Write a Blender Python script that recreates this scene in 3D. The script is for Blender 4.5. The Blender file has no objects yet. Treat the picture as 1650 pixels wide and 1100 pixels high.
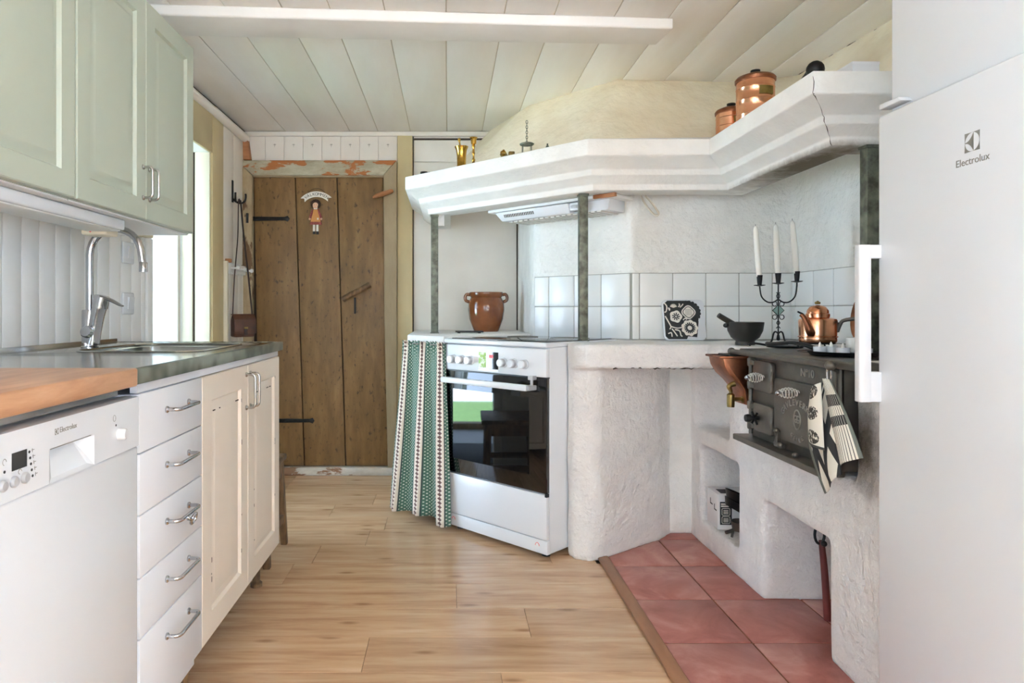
import bpy, bmesh, math, random
from mathutils import Matrix, Vector

random.seed(7)
R = math.radians
PI = math.pi
scene = bpy.context.scene
COL = scene.collection

# ------------------------------------------------------------------ camera
cam_d = bpy.data.cameras.new('camera')
cam = bpy.data.objects.new('camera', cam_d)
COL.objects.link(cam)
cam.location = (0, 0, 1.02)
cam.rotation_euler = (R(90), 0, 0)
cam_d.sensor_width = 36
cam_d.lens = 23.67
cam_d.shift_x = 0.0624
cam_d.shift_y = -0.0303
cam_d.clip_start = 0.02
scene.camera = cam

# ------------------------------------------------------------------ sky, sun, exposure
world = bpy.data.worlds.new('world')
scene.world = world
world.use_nodes = True
wn = world.node_tree
bg = wn.nodes['Background']
bg.inputs['Color'].default_value = (0.55, 0.735, 1.0, 1)
bg.inputs['Strength'].default_value = 8.0

sun_d = bpy.data.lights.new('sun', 'SUN')
sun_d.energy = 105
sun_d.angle = R(1.0)
sun_d.color = (0.80, 0.90, 1.0)
sun = bpy.data.objects.new('sun', sun_d)
COL.objects.link(sun)
sun.rotation_euler = Vector((-0.45, -0.40, -0.8)).to_track_quat('-Z', 'Y').to_euler()


def portal(name, loc, direction, sx, sy):
    d = bpy.data.lights.new(name, 'AREA')
    d.shape = 'RECTANGLE'
    d.size, d.size_y = sx, sy
    d.cycles.is_portal = True
    o = bpy.data.objects.new(name, d)
    COL.objects.link(o)
    o.location = loc
    o.rotation_euler = Vector(direction).to_track_quat('-Z', 'Z').to_euler()


portal('portal_rear', (0.10, -4.26, 1.35), (0, 1, 0), 0.8, 1.3)
portal('portal_side', (-1.50, -2.20, 1.35), (1, 0, 0), 2.4, 1.3)
portal('portal_right', (1.89, -2.20, 1.35), (-1, 0, 0), 2.4, 1.3)
portal('portal_hall', (-2.82, 3.08, 1.0), (1, 0, 0), 1.02, 2.0)

vs = scene.view_settings
vs.view_transform = 'Standard'
vs.look = 'None'
vs.exposure = 0.50
vs.gamma = 1
vs.use_curve_mapping = False
scene.cycles.use_denoising = True
scene.cycles.max_bounces = 14
scene.cycles.diffuse_bounces = 8
scene.cycles.glossy_bounces = 5
scene.cycles.sample_clamp_indirect = 12


# ------------------------------------------------------------------ materials
def lin(c):
    out = []
    for v in c:
        v /= 255.0
        out.append(v / 12.92 if v <= 0.04045 else ((v + 0.055) / 1.055) ** 2.4)
    return (out[0], out[1], out[2], 1)


def new_mat(name):
    m = bpy.data.materials.new(name)
    m.use_nodes = True
    nt = m.node_tree
    return m, nt, nt.nodes['Principled BSDF']


def nd(nt, typ, **kw):
    n = nt.nodes.new(typ)
    for k, v in kw.items():
        setattr(n, k, v)
    return n


def coords(nt, scale=(1, 1, 1), rand=True, kind='Object'):
    tc = nd(nt, 'ShaderNodeTexCoord')
    mp = nd(nt, 'ShaderNodeMapping')
    mp.inputs['Scale'].default_value = scale
    nt.links.new(tc.outputs[kind], mp.inputs['Vector'])
    if rand:
        oi = nd(nt, 'ShaderNodeObjectInfo')
        mu = nd(nt, 'ShaderNodeVectorMath', operation='SCALE')
        mu.inputs[0].default_value = (37.0, 19.0, 53.0)
        nt.links.new(oi.outputs['Random'], mu.inputs['Scale'])
        nt.links.new(mu.outputs[0], mp.inputs['Location'])
    return mp.outputs['Vector']


def noise(nt, vec, scale=5, detail=4, rough=0.55, dist=0.0):
    n = nd(nt, 'ShaderNodeTexNoise')
    n.inputs['Scale'].default_value = scale
    n.inputs['Detail'].default_value = detail
    n.inputs['Roughness'].default_value = rough
    n.inputs['Distortion'].default_value = dist
    nt.links.new(vec, n.inputs['Vector'])
    return n.outputs['Fac']


def ramp(nt, fac, stops):
    r = nd(nt, 'ShaderNodeValToRGB')
    el = r.color_ramp.elements
    el[0].position, el[0].color = stops[0]
    el[1].position, el[1].color = stops[1]
    for p, c in stops[2:]:
        e = el.new(p)
        e.color = c
    nt.links.new(fac, r.inputs['Fac'])
    return r.outputs['Color']


def mix(nt, fac, a, b, mode='MIX'):
    m = nd(nt, 'ShaderNodeMix', data_type='RGBA', blend_type=mode)
    for sock, val in ((m.inputs[0], fac), (m.inputs[6], a), (m.inputs[7], b)):
        if isinstance(val, (int, float)):
            sock.default_value = val
        elif isinstance(val, tuple):
            sock.default_value = val
        else:
            nt.links.new(val, sock)
    return m.outputs[2]


def bump(nt, bsdf, height, strength=0.3, distance=0.01):
    b = nd(nt, 'ShaderNodeBump')
    b.inputs['Strength'].default_value = strength
    b.inputs['Distance'].default_value = distance
    nt.links.new(height, b.inputs['Height'])
    nt.links.new(b.outputs['Normal'], bsdf.inputs['Normal'])


def math_n(nt, op, a, b=0.0, c=None):
    m = nd(nt, 'ShaderNodeMath', operation=op)
    for i, val in enumerate((a, b, c)):
        if val is None:
            continue
        if isinstance(val, (int, float)):
            m.inputs[i].default_value = val
        else:
            nt.links.new(val, m.inputs[i])
    return m.outputs[0]


def mat(name, c1, c2=None, rough=0.5, metal=0.0, scale=6, stretch=(1, 1, 1), lo=0.35, hi=0.65,
        bmp=None, coat=0.0, spec=None, detail=4, tint=0.0):
    """paint, metal, wood: colour mottled between c1 and c2 by noise; bmp = (scale, strength, distance)"""
    m, nt, b = new_mat(name)
    vec = coords(nt, stretch)
    col = lin(c1)
    if c2 is not None:
        col = ramp(nt, noise(nt, vec, scale, detail), [(lo, lin(c1)), (hi, lin(c2))])
    if tint:
        oi = nd(nt, 'ShaderNodeObjectInfo')
        hsv = nd(nt, 'ShaderNodeHueSaturation')
        v = math_n(nt, 'MULTIPLY_ADD', oi.outputs['Random'], tint, 1.0 - tint / 2)
        nt.links.new(v, hsv.inputs['Value'])
        if isinstance(col, tuple):
            hsv.inputs['Color'].default_value = col
        else:
            nt.links.new(col, hsv.inputs['Color'])
        col = hsv.outputs['Color']
    if isinstance(col, tuple):
        b.inputs['Base Color'].default_value = col
    else:
        nt.links.new(col, b.inputs['Base Color'])
    b.inputs['Roughness'].default_value = rough
    b.inputs['Metallic'].default_value = metal
    b.inputs['Coat Weight'].default_value = coat
    if spec is not None:
        b.inputs['Specular IOR Level'].default_value = spec
    if bmp:
        bump(nt, b, noise(nt, vec, bmp[0], 5), bmp[1], bmp[2])
    return m


W = {}
W['white_paint'] = mat('white_paint', (236, 236, 234), (230, 230, 227), rough=0.5, bmp=(30, 0.06, 0.004))
W['appliance'] = mat('appliance_white', (222, 225, 228), rough=0.22, spec=0.5)
W['appliance_dark'] = mat('appliance_gap', (70, 70, 72), rough=0.5)
W['laminate_white'] = mat('laminate_white', (226, 228, 232), rough=0.35)
W['sage'] = mat('sage_paint', (184, 192, 176), (181, 189, 172), rough=0.38, scale=3)
W['cream_door'] = mat('cream_paint', (232, 220, 204), (228, 215, 199), rough=0.45, scale=4)
W['plaster'] = mat('white_plaster', (238, 237, 234), (229, 228, 225), rough=0.85, scale=9, bmp=(38, 0.5, 0.012))
W['cornice'] = mat('cornice_plaster', (240, 239, 234), (232, 231, 226), rough=0.8, scale=12, bmp=(60, 0.35, 0.008))
W['tile'] = mat('white_tile', (236, 237, 234), (230, 232, 229), rough=0.28, scale=3, tint=0.04)
W['grout'] = mat('tile_grout', (166, 166, 158), rough=0.9)
W['chrome'] = mat('chrome', (188, 189, 192), rough=0.09, metal=1)
W['bright_steel'] = mat('bright_steel', (236, 236, 232), rough=0.3, metal=0.8)
W['steel'] = mat('brushed_steel', (205, 205, 202), (185, 186, 184), rough=0.24, metal=1, scale=8, stretch=(12, 1, 1))
W['steel_handle'] = mat('steel_handle', (196, 194, 190), rough=0.25, metal=1)
W['brass'] = mat('brass', (205, 165, 80), (170, 130, 55), rough=0.22, metal=1, scale=14)
W['old_brass'] = mat('old_brass', (165, 145, 90), (125, 105, 65), rough=0.4, metal=1, scale=20)
W['copper'] = mat('copper', (240, 182, 144), (224, 152, 112), rough=0.22, metal=1, scale=9)
W['dull_copper'] = mat('dull_copper', (176, 116, 84), (120, 76, 54), rough=0.38, metal=1, scale=12)
W['iron'] = mat('cast_iron', (120, 115, 106), (98, 93, 86), rough=0.42, metal=0.7, scale=10, bmp=(90, 0.15, 0.003))
W['iron_lit'] = mat('lit_cast_iron', (176, 171, 160), (150, 146, 136), rough=0.35, metal=0.8, scale=20)  # same iron as the stove; highlights on raised lettering put into the colour
W['iron_dark'] = mat('black_iron', (38, 36, 34), (26, 25, 24), rough=0.45, metal=0.4, scale=20)
W['iron_post'] = mat('post_iron', (126, 130, 114), (72, 73, 62), rough=0.45, metal=0.35, scale=30, bmp=(60, 0.3, 0.004))
W['black_glass'] = mat('black_glass', (10, 10, 11), rough=0.04, spec=0.9)
W['black'] = mat('black_plastic', (26, 26, 27), rough=0.4)
W['grey_plastic'] = mat('grey_plastic', (175, 176, 178), rough=0.35)
W['grey_print'] = mat('grey_print', (128, 126, 118), rough=0.6)
W['red_led'] = mat('red_print', (235, 90, 95), rough=0.4)
W['green_print'] = mat('green_print', (150, 185, 70), (225, 235, 205), rough=0.4, scale=60, lo=.45, hi=.55)
W['tan'] = mat('tan_plaster', (238, 228, 204), (228, 214, 186), rough=0.75, scale=5, bmp=(14, 0.5, 0.02))
W['ochre'] = mat('ochre_paint', (208, 190, 146), (198, 180, 138), rough=0.5, scale=4)
W['pale_cream'] = mat('pale_cream_paint', (226, 217, 194), rough=0.5)
W['warm_white'] = mat('warm_white_board', (232, 226, 216), (226, 219, 208), rough=0.55, scale=5)
W['dark_seam'] = mat('dark_seam', (66, 54, 42), rough=0.9)
W['terracotta_wood'] = mat('raw_wood', (178, 122, 78), (158, 102, 64), rough=0.6, scale=6, stretch=(1, 1, 8))
W['old_wood'] = mat('old_brown_wood', (140, 106, 70), (86, 62, 40), rough=0.6, scale=10, stretch=(4, 4, 1))
W['strap'] = mat('dark_leather', (62, 44, 36), (44, 32, 27), rough=0.4, scale=12)
W['leather'] = mat('brown_leather', (98, 60, 42), (62, 40, 32), rough=0.3, scale=14)
W['candle'] = mat('candle_wax', (243, 241, 232), rough=0.4)
W['glazed_pot'] = mat('glazed_stoneware', (142, 84, 48), (104, 56, 28), rough=0.12, scale=7, coat=0.3)
W['mortar_black'] = mat('black_stoneware', (50, 48, 42), (38, 37, 33), rough=0.4, scale=10)
W['teal_glass'] = mat('teal_glass', (140, 168, 160), rough=0.15)
W['skin'] = mat('painted_skin', (224, 178, 148), rough=0.6)
W['hair'] = mat('painted_hair', (66, 44, 32), rough=0.8)
W['doll_red'] = mat('painted_red', (140, 58, 52), (168, 92, 84), rough=0.6, scale=120, lo=.55, hi=.62)
W['doll_apron'] = mat('painted_orange', (206, 142, 76), rough=0.6)
W['cream_print'] = mat('cream_print', (232, 226, 214), rough=0.6)
W['charcoal'] = mat('charcoal_print', (44, 44, 44), rough=0.6)
W['carton'] = mat('white_carton', (228, 228, 228), rough=0.6)
W['frost'] = mat('frosted_glass', (225, 226, 222), rough=0.3)
W['grass'] = mat('grass', (88, 118, 66), (70, 98, 54), rough=0.9, scale=20)
W['gravel'] = mat('gravel', (186, 190, 194), (162, 166, 170), rough=0.95, scale=30)
W['carpet'] = mat('hall_mat_dark', (74, 76, 84), (60, 62, 70), rough=0.95, scale=120)
W['hall_floor'] = mat('hall_floor', (150, 150, 156), rough=0.5)
W['red_tool'] = mat('dark_red_paint', (120, 52, 46), (92, 40, 36), rough=0.5, scale=10)
W['beige_hose'] = mat('beige_hose', (205, 196, 178), rough=0.6)
W['flame'] = mat('tealight_tip', (245, 243, 236), rough=0.4)
W['filter'] = mat('filter_mesh', (214, 212, 204), rough=0.5)


def mat_floor_wood():
    m, nt, b = new_mat('pine_laminate')
    vec = coords(nt, (1.0, 9.0, 1.0))
    grain = noise(nt, vec, 2.6, 7, 0.62, 0.35)
    col = ramp(nt, grain, [(0.22, lin((168, 128, 94))), (0.5, lin((204, 168, 132))), (0.78, lin((222, 192, 158)))])
    kv = coords(nt, (1.6, 4.6, 1.0))
    vo = nd(nt, 'ShaderNodeTexVoronoi', voronoi_dimensions='2D')
    vo.inputs['Scale'].default_value = 1.25
    nt.links.new(kv, vo.inputs['Vector'])
    knot = ramp(nt, vo.outputs['Distance'], [(0.02, (1, 1, 1, 1)), (0.085, (0, 0, 0, 1))])
    col = mix(nt, math_n(nt, 'MULTIPLY', knot, 0.62), col, lin((138, 98, 64)))
    oi = nd(nt, 'ShaderNodeObjectInfo')
    hsv = nd(nt, 'ShaderNodeHueSaturation')
    nt.links.new(math_n(nt, 'MULTIPLY_ADD', oi.outputs['Random'], 0.16, 0.92), hsv.inputs['Value'])
    nt.links.new(col, hsv.inputs['Color'])
    nt.links.new(hsv.outputs['Color'], b.inputs['Base Color'])
    b.inputs['Roughness'].default_value = 0.19
    return m


def mat_worktop_wood():
    m, nt, b = new_mat('oiled_worktop')
    vec = coords(nt, (14.0, 1.4, 14.0), rand=False)
    col = ramp(nt, noise(nt, vec, 2.2, 6, 0.6, 0.4), [(0.3, lin((174, 124, 88))), (0.55, lin((204, 156, 118))), (0.75, lin((218, 178, 144)))])
    nt.links.new(col, b.inputs['Base Color'])
    b.inputs['Roughness'].default_value = 0.3
    return m


def mat_red_tile():
    m, nt, b = new_mat('terracotta_floor_tile')
    vec = coords(nt, (1, 1, 1))
    n1 = noise(nt, vec, 5.0, 6, 0.6, 0.6)
    col = ramp(nt, n1, [(0.3, lin((150, 86, 76))), (0.5, lin((178, 114, 104))), (0.70, lin((204, 152, 140)))])
    nt.links.new(col, b.inputs['Base Color'])
    b.inputs['Roughness'].default_value = 0.38
    bump(nt, b, noise(nt, vec, 40, 4), 0.12, 0.004)
    return m


def mat_old_door():
    m, nt, b = new_mat('brown_door_paint')
    vec = coords(nt, (5, 5, 1.0))
    col = ramp(nt, noise(nt, vec, 4, 8, 0.65), [(0.25, lin((106, 78, 44))), (0.55, lin((130, 98, 58))), (0.8, lin((148, 116, 74)))])
    sp = ramp(nt, noise(nt, coords(nt, (1, 1, 0.5)), 55, 3, 0.6), [(0.28, (1, 1, 1, 1)), (0.40, (0, 0, 0, 1))])
    col = mix(nt, sp, col, lin((64, 46, 32)))
    nt.links.new(col, b.inputs['Base Color'])
    b.inputs['Roughness'].default_value = 0.55
    bump(nt, b, noise(nt, vec, 16, 6), 0.25, 0.006)
    return m


def mat_peeling(name, c_paint, c_under, c_grey, lo, stretch, scale):
    m, nt, b = new_mat(name)
    vec = coords(nt, stretch)
    base = ramp(nt, noise(nt, vec, 9, 8, 0.7), [(0.3, lin(c_grey)), (0.62, lin(c_paint))])
    msk = ramp(nt, noise(nt, vec, scale, 9, 0.62, 0.3), [(lo, (0, 0, 0, 1)), (lo + 0.03, (1, 1, 1, 1))])
    nt.links.new(mix(nt, msk, base, lin(c_under)), b.inputs['Base Color'])
    b.inputs['Roughness'].default_value = 0.75
    bump(nt, b, noise(nt, vec, 14, 8, 0.7), 0.7, 0.012)
    return m


def mat_worktop_edge():
    """stamped steel edge of the sink top"""
    m, nt, b = new_mat('dark_patterned_edge')
    vec = coords(nt, (1, 1, 1), rand=False)
    wv = nd(nt, 'ShaderNodeTexWave')
    wv.inputs['Scale'].default_value = 9
    wv.inputs['Distortion'].default_value = 4
    nt.links.new(vec, wv.inputs['Vector'])
    col = ramp(nt, wv.outputs['Fac'], [(0.2, lin((96, 102, 90))), (0.9, lin((150, 154, 140)))])
    nt.links.new(col, b.inputs['Base Color'])
    b.inputs['Roughness'].default_value = 0.35
    b.inputs['Metallic'].default_value = 0.6
    return m


def mat_curtain():
    m, nt, b = new_mat('green_dotted_cotton')
    tc = nd(nt, 'ShaderNodeTexCoord')
    sx = nd(nt, 'ShaderNodeSeparateXYZ')
    nt.links.new(tc.outputs['UV'], sx.inputs[0])
    u, v = sx.outputs[0], sx.outputs[1]
    # u and v run in metres of cloth; one repeat is 0.14 m
    fu = math_n(nt, 'FRACT', math_n(nt, 'DIVIDE', u, 0.185))
    # dots on a staggered lattice
    p = 0.0165
    cu = math_n(nt, 'DIVIDE', u, p)
    cv = math_n(nt, 'DIVIDE', v, p)

    def lattice(off):
        a = math_n(nt, 'SUBTRACT', math_n(nt, 'FRACT', math_n(nt, 'ADD', cu, off)), 0.5)
        c = math_n(nt, 'SUBTRACT', math_n(nt, 'FRACT', math_n(nt, 'ADD', cv, off)), 0.5)
        d = math_n(nt, 'SQRT', math_n(nt, 'ADD', math_n(nt, 'MULTIPLY', a, a), math_n(nt, 'MULTIPLY', c, c)))
        return math_n(nt, 'LESS_THAN', d, 0.16)
    dots = math_n(nt, 'MAXIMUM', lattice(0.0), lattice(0.5))
    col = mix(nt, dots, lin((84, 120, 104)), lin((222, 226, 214)))
    # cream band with a brown leaf chain
    band = math_n(nt, 'LESS_THAN', math_n(nt, 'ABSOLUTE', math_n(nt, 'SUBTRACT', fu, 0.5)), 0.17)
    bu = math_n(nt, 'DIVIDE', math_n(nt, 'SUBTRACT', fu, 0.5), 0.17)
    bv = math_n(nt, 'SUBTRACT', math_n(nt, 'FRACT', math_n(nt, 'DIVIDE', v, 0.019)), 0.5)
    leaf_w = math_n(nt, 'SUBTRACT', 0.58, math_n(nt, 'MULTIPLY', math_n(nt, 'ABSOLUTE', bv), 1.1))
    leaf = math_n(nt, 'LESS_THAN', math_n(nt, 'ABSOLUTE', bu), leaf_w)
    edge = math_n(nt, 'GREATER_THAN', math_n(nt, 'ABSOLUTE', bu), 0.86)
    bcol = mix(nt, leaf, lin((226, 214, 198)), lin((104, 74, 68)))
    bcol = mix(nt, edge, bcol, lin((70, 84, 80)))
    col = mix(nt, band, col, bcol)
    nt.links.new(col, b.inputs['Base Color'])
    b.inputs['Roughness'].default_value = 0.9
    return m


def mat_towel(name, kind):
    m, nt, b = new_mat(name)
    tc = nd(nt, 'ShaderNodeTexCoord')
    sx = nd(nt, 'ShaderNodeSeparateXYZ')
    nt.links.new(tc.outputs['UV'], sx.inputs[0])
    u, v = sx.outputs[0], sx.outputs[1]
    cream, dark = lin((226, 222, 208)), lin((52, 52, 52))
    if kind == 'stripes':
        fine = math_n(nt, 'LESS_THAN', math_n(nt, 'FRACT', math_n(nt, 'MULTIPLY', u, 11)), 0.24)
        col = mix(nt, fine, cream, dark)
        b1 = math_n(nt, 'MULTIPLY', math_n(nt, 'GREATER_THAN', v, 0.66), math_n(nt, 'LESS_THAN', v, 0.80))
        b2 = math_n(nt, 'MULTIPLY', math_n(nt, 'GREATER_THAN', v, 0.42), math_n(nt, 'LESS_THAN', v, 0.54))
        bands = math_n(nt, 'MAXIMUM', b1, b2)
        fine2 = mix(nt, math_n(nt, 'LESS_THAN', math_n(nt, 'FRACT', math_n(nt, 'MULTIPLY', u, 11)), 0.12), dark, cream)
        col = mix(nt, bands, col, fine2)
        col = mix(nt, math_n(nt, 'GREATER_THAN', u, 0.90), col, lin((120, 124, 114)))
    elif kind == 'checks':
        a = math_n(nt, 'GREATER_THAN', math_n(nt, 'FRACT', math_n(nt, 'MULTIPLY', math_n(nt, 'ADD', u, v), 1.55)), 0.66)
        c = math_n(nt, 'GREATER_THAN', math_n(nt, 'FRACT', math_n(nt, 'MULTIPLY', math_n(nt, 'SUBTRACT', u, math_n(nt, 'MULTIPLY', v, 0.8)), 1.9)), 0.66)
        col = mix(nt, math_n(nt, 'MAXIMUM', a, c), cream, dark)
        col = mix(nt, math_n(nt, 'LESS_THAN', u, 0.07), col, lin((120, 124, 114)))
    else:
        col = mix(nt, math_n(nt, 'LESS_THAN', v, 0.04), cream, lin((74, 72, 66)))
        blob = None
        for cy in (0.16, 0.55, 0.9):
            du = math_n(nt, 'SUBTRACT', u, 0.45)
            dv = math_n(nt, 'MULTIPLY', math_n(nt, 'SUBTRACT', v, cy), 3.4)
            d = math_n(nt, 'ADD', math_n(nt, 'MULTIPLY', du, du), math_n(nt, 'MULTIPLY', dv, dv))
            inside = math_n(nt, 'LESS_THAN', d, 0.15)
            blob = inside if blob is None else math_n(nt, 'MAXIMUM', blob, inside)
        fl = noise(nt, tc.outputs['UV'], 16, 3)
        curls = math_n(nt, 'GREATER_THAN', fl, 0.44)
        col = mix(nt, math_n(nt, 'MULTIPLY', blob, curls), col, lin((70, 66, 60)))
    nt.links.new(col, b.inputs['Base Color'])
    b.inputs['Roughness'].default_value = 0.9
    return m


def mat_sooty(name, base1, base2, soot, centre, size, lo=0.35, hi=0.75, bmp=(34, 0.9, 0.016)):
    """plaster with a smoke stain of a given place and extent (object space)"""
    m, nt, b = new_mat(name)
    vec = coords(nt, (1, 1, 1), rand=False)
    col = ramp(nt, noise(nt, vec, 9, 5), [(0.35, lin(base1)), (0.65, lin(base2))])
    sub = nd(nt, 'ShaderNodeVectorMath', operation='SUBTRACT')
    nt.links.new(vec, sub.inputs[0])
    sub.inputs[1].default_value = centre
    div = nd(nt, 'ShaderNodeVectorMath', operation='DIVIDE')
    nt.links.new(sub.outputs[0], div.inputs[0])
    div.inputs[1].default_value = size
    ln = nd(nt, 'ShaderNodeVectorMath', operation='LENGTH')
    nt.links.new(div.outputs[0], ln.inputs[0])
    f = math_n(nt, 'SUBTRACT', 1.25, ln.outputs['Value'])
    f = math_n(nt, 'ADD', f, math_n(nt, 'MULTIPLY', math_n(nt, 'SUBTRACT', noise(nt, vec, 18, 7, 0.7), 0.5), 0.9))
    msk = ramp(nt, f, [(lo, (0, 0, 0, 1)), (hi, (1, 1, 1, 1))])
    col = mix(nt, msk, col, lin(soot))
    nt.links.new(col, b.inputs['Base Color'])
    b.inputs['Roughness'].default_value = 0.85
    bump(nt, b, noise(nt, vec, bmp[0], 5), bmp[1], bmp[2])
    return m


W['floor_wood'] = mat_floor_wood()
W['worktop_wood'] = mat_worktop_wood()
W['red_tile'] = mat_red_tile()
W['old_door'] = mat_old_door()
W['frame_side'] = mat_peeling('peeling_frame_beige', (186, 168, 134), (112, 84, 56), (146, 124, 92), 0.56, (1, 1, 0.35), 12)
W['frame_plain'] = mat_peeling('worn_frame_beige', (166, 148, 118), (130, 104, 74), (152, 134, 106), 0.74, (1, 1, 0.25), 7)
W['frame_top'] = mat_peeling('peeling_frame_orange', (190, 184, 160), (172, 106, 56), (150, 138, 112), 0.51, (0.5, 1, 1.3), 12)
W['threshold'] = mat_peeling('chipped_threshold', (226, 220, 210), (150, 112, 84), (190, 180, 168), 0.58, (0.4, 1, 1), 12)
W['edge_steel'] = mat_worktop_edge()
W['curtain'] = mat_curtain()
W['towel_stripes'] = mat_towel('towel_stripes', 'stripes')
W['towel_checks'] = mat_towel('towel_checks', 'checks')
W['towel_sheep'] = mat_towel('towel_sheep', 'sheep')
W['ceiling_paint'] = mat('ceiling_cream_paint', (248, 246, 242), (243, 239, 233), rough=0.5, scale=3, stretch=(3, 0.5, 1), tint=0.05, bmp=(20, 0.1, 0.004))
W['ceiling_dark'] = mat('ceiling_gap', (214, 205, 190), rough=0.9)
W['beam_paint'] = mat('beam_paint', (242, 240, 236), (237, 234, 229), rough=0.5, scale=5, bmp=(20, 0.15, 0.005))
W['hearth'] = mat_sooty('hearth_plaster', (240, 238, 234), (230, 228, 226), (120, 112, 98), (1.11, 1.79, 0.66), (0.09, 0.09, 0.19), 0.3, 1.0)
W['hood_plaster'] = mat_sooty('hood_plaster', (240, 239, 234), (233, 232, 227), (112, 100, 80), (0.66, -1.05, 0.0), (0.17, 0.50, 0.020), 0.05, 1.0, (60, 0.35, 0.008))


# ------------------------------------------------------------------ mesh helpers
class MB:
    def __init__(self):
        self.v, self.f, self.uv = [], [], None

    def add(self, vs, fs):
        n = len(self.v)
        self.v += [tuple(p) for p in vs]
        self.f += [tuple(i + n for i in f) for f in fs]
        return self

    def box(self, x0, x1, y0, y1, z0, z1):
        v = [(x, y, z) for z in (z0, z1) for y in (y0, y1) for x in (x0, x1)]
        return self.add(v, [(0, 2, 3, 1), (4, 5, 7, 6), (0, 1, 5, 4), (2, 6, 7, 3), (0, 4, 6, 2), (1, 3, 7, 5)])

    def hexa(self, bottom, top):
        return self.add(list(bottom) + list(top), [(3, 2, 1, 0), (4, 5, 6, 7), (0, 1, 5, 4), (1, 2, 6, 5), (2, 3, 7, 6), (3, 0, 4, 7)])

    def prism(self, poly, a0, a1, axis='z'):
        def p3(p, a):
            return {'z': (p[0], p[1], a), 'x': (a, p[0], p[1]), 'y': (p[0], a, p[1])}[axis]
        n = len(poly)
        vs = [p3(p, a0) for p in poly] + [p3(p, a1) for p in poly]
        fs = [tuple(range(n - 1, -1, -1)), tuple(range(n, 2 * n))]
        fs += [(i, (i + 1) % n, n + (i + 1) % n, n + i) for i in range(n)]
        return self.add(vs, fs)

    def lathe(self, prof, n=24, c=(0, 0, 0), M=None):
        vs, fs = [], []
        k = len(prof)
        for i in range(n):
            a = 2 * PI * i / n
            for r, z in prof:
                p = Vector((r * math.cos(a), r * math.sin(a), z))
                if M is not None:
                    p = M @ p
                vs.append((p[0] + c[0], p[1] + c[1], p[2] + c[2]))
        for i in range(n):
            j = (i + 1) % n
            for q in range(k - 1):
                fs.append((i * k + q, j * k + q, j * k + q + 1, i * k + q + 1))
        if prof[0][0] > 1e-6:
            fs.append(tuple(i * k for i in range(n - 1, -1, -1)))
        if prof[-1][0] > 1e-6:
            fs.append(tuple(i * k + k - 1 for i in range(n)))
        return self.add(vs, fs)

    def tube(self, pts, r, n=8, closed=False, flat=1.0, curve=True):
        pts = [Vector(p) for p in pts]
        m = len(pts)
        rs = list(r) if isinstance(r, (list, tuple)) else [r] * m
        if curve and not closed and 3 <= m <= 8:      # bend softly through the given points
            q, qr, K = [], [], 5
            for i in range(m - 1):
                p0, p1, p2, p3 = pts[max(i - 1, 0)], pts[i], pts[i + 1], pts[min(i + 2, m - 1)]
                for j in range(K):
                    t = j / K
                    q.append(0.5 * ((2 * p1) + (p2 - p0) * t + (2 * p0 - 5 * p1 + 4 * p2 - p3) * t * t + (3 * p1 - p0 - 3 * p2 + p3) * t ** 3))
                    qr.append(rs[i] + (rs[i + 1] - rs[i]) * t)
            pts, rs = q + [pts[-1]], qr + [rs[-1]]
            m = len(pts)
        vs, fs = [], []
        up = None
        for i, p in enumerate(pts):
            if closed:
                t = pts[(i + 1) % m] - pts[i - 1]
            else:
                t = pts[min(i + 1, m - 1)] - pts[max(i - 1, 0)]
            t.normalize()
            if up is None:
                up = Vector((0, 0, 1)) if abs(t.z) < 0.9 else Vector((1, 0, 0))
            side = t.cross(up)
            if side.length < 1e-6:
                side = t.orthogonal()
            side.normalize()
            up = side.cross(t).normalized()
            for q in range(n):
                a = 2 * PI * q / n
                vs.append(p + rs[i] * (math.cos(a) * side + flat * math.sin(a) * up))
        lim = m if closed else m - 1
        for i in range(lim):
            j = (i + 1) % m
            for q in range(n):
                s = (q + 1) % n
                fs.append((i * n + q, i * n + s, j * n + s, j * n + q))
        if not closed:
            fs.append(tuple(range(n - 1, -1, -1)))
            fs.append(tuple((m - 1) * n + q for q in range(n)))
        return self.add(vs, fs)

    def sphere(self, c, r, n=12, sz=1.0):
        k = max(6, n // 2)
        prof = [(r * math.sin(PI * i / k), -r * sz * math.cos(PI * i / k)) for i in range(k + 1)]
        prof[0] = (0, prof[0][1])
        prof[-1] = (0, prof[-1][1])
        return self.lathe(prof, n, c)

    def grid(self, P, uv=None):
        """P[i][j] points; quads between"""
        n, m = len(P), len(P[0])
        base = len(self.v)
        self.add([p for row in P for p in row],
                 [(i * m + j, i * m + j + 1, (i + 1) * m + j + 1, (i + 1) * m + j) for i in range(n - 1) for j in range(m - 1)])
        if uv:
            if self.uv is None:
                self.uv = {}
            for i in range(n):
                for j in range(m):
                    self.uv[base + i * m + j] = uv[i][j]
        return self

    def build(self, name, material, parent=None, M=None, bevel=0.0, seg=2, smooth=True, thick=0.0, kind=None, angle=0.7):
        bm = bmesh.new()
        vv = [bm.verts.new(M @ Vector(p) if M is not None else p) for p in self.v]
        bm.verts.ensure_lookup_table()
        uvl = bm.loops.layers.uv.new('UVMap') if self.uv else None
        for f in self.f:
            idx = [i for k, i in enumerate(f) if i not in f[:k]]
            try:
                face = bm.faces.new([vv[i] for i in idx])
            except ValueError:
                continue
            if uvl:
                for lp, i in zip(face.loops, idx):
                    lp[uvl].uv = self.uv.get(i, (0, 0))
        if not self.uv:
            bmesh.ops.remove_doubles(bm, verts=bm.verts, dist=1e-6)
            bmesh.ops.dissolve_degenerate(bm, edges=bm.edges, dist=1e-7)
        bmesh.ops.recalc_face_normals(bm, faces=bm.faces)
        if thick:
            bmesh.ops.solidify(bm, geom=bm.faces[:], thickness=thick)
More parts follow.
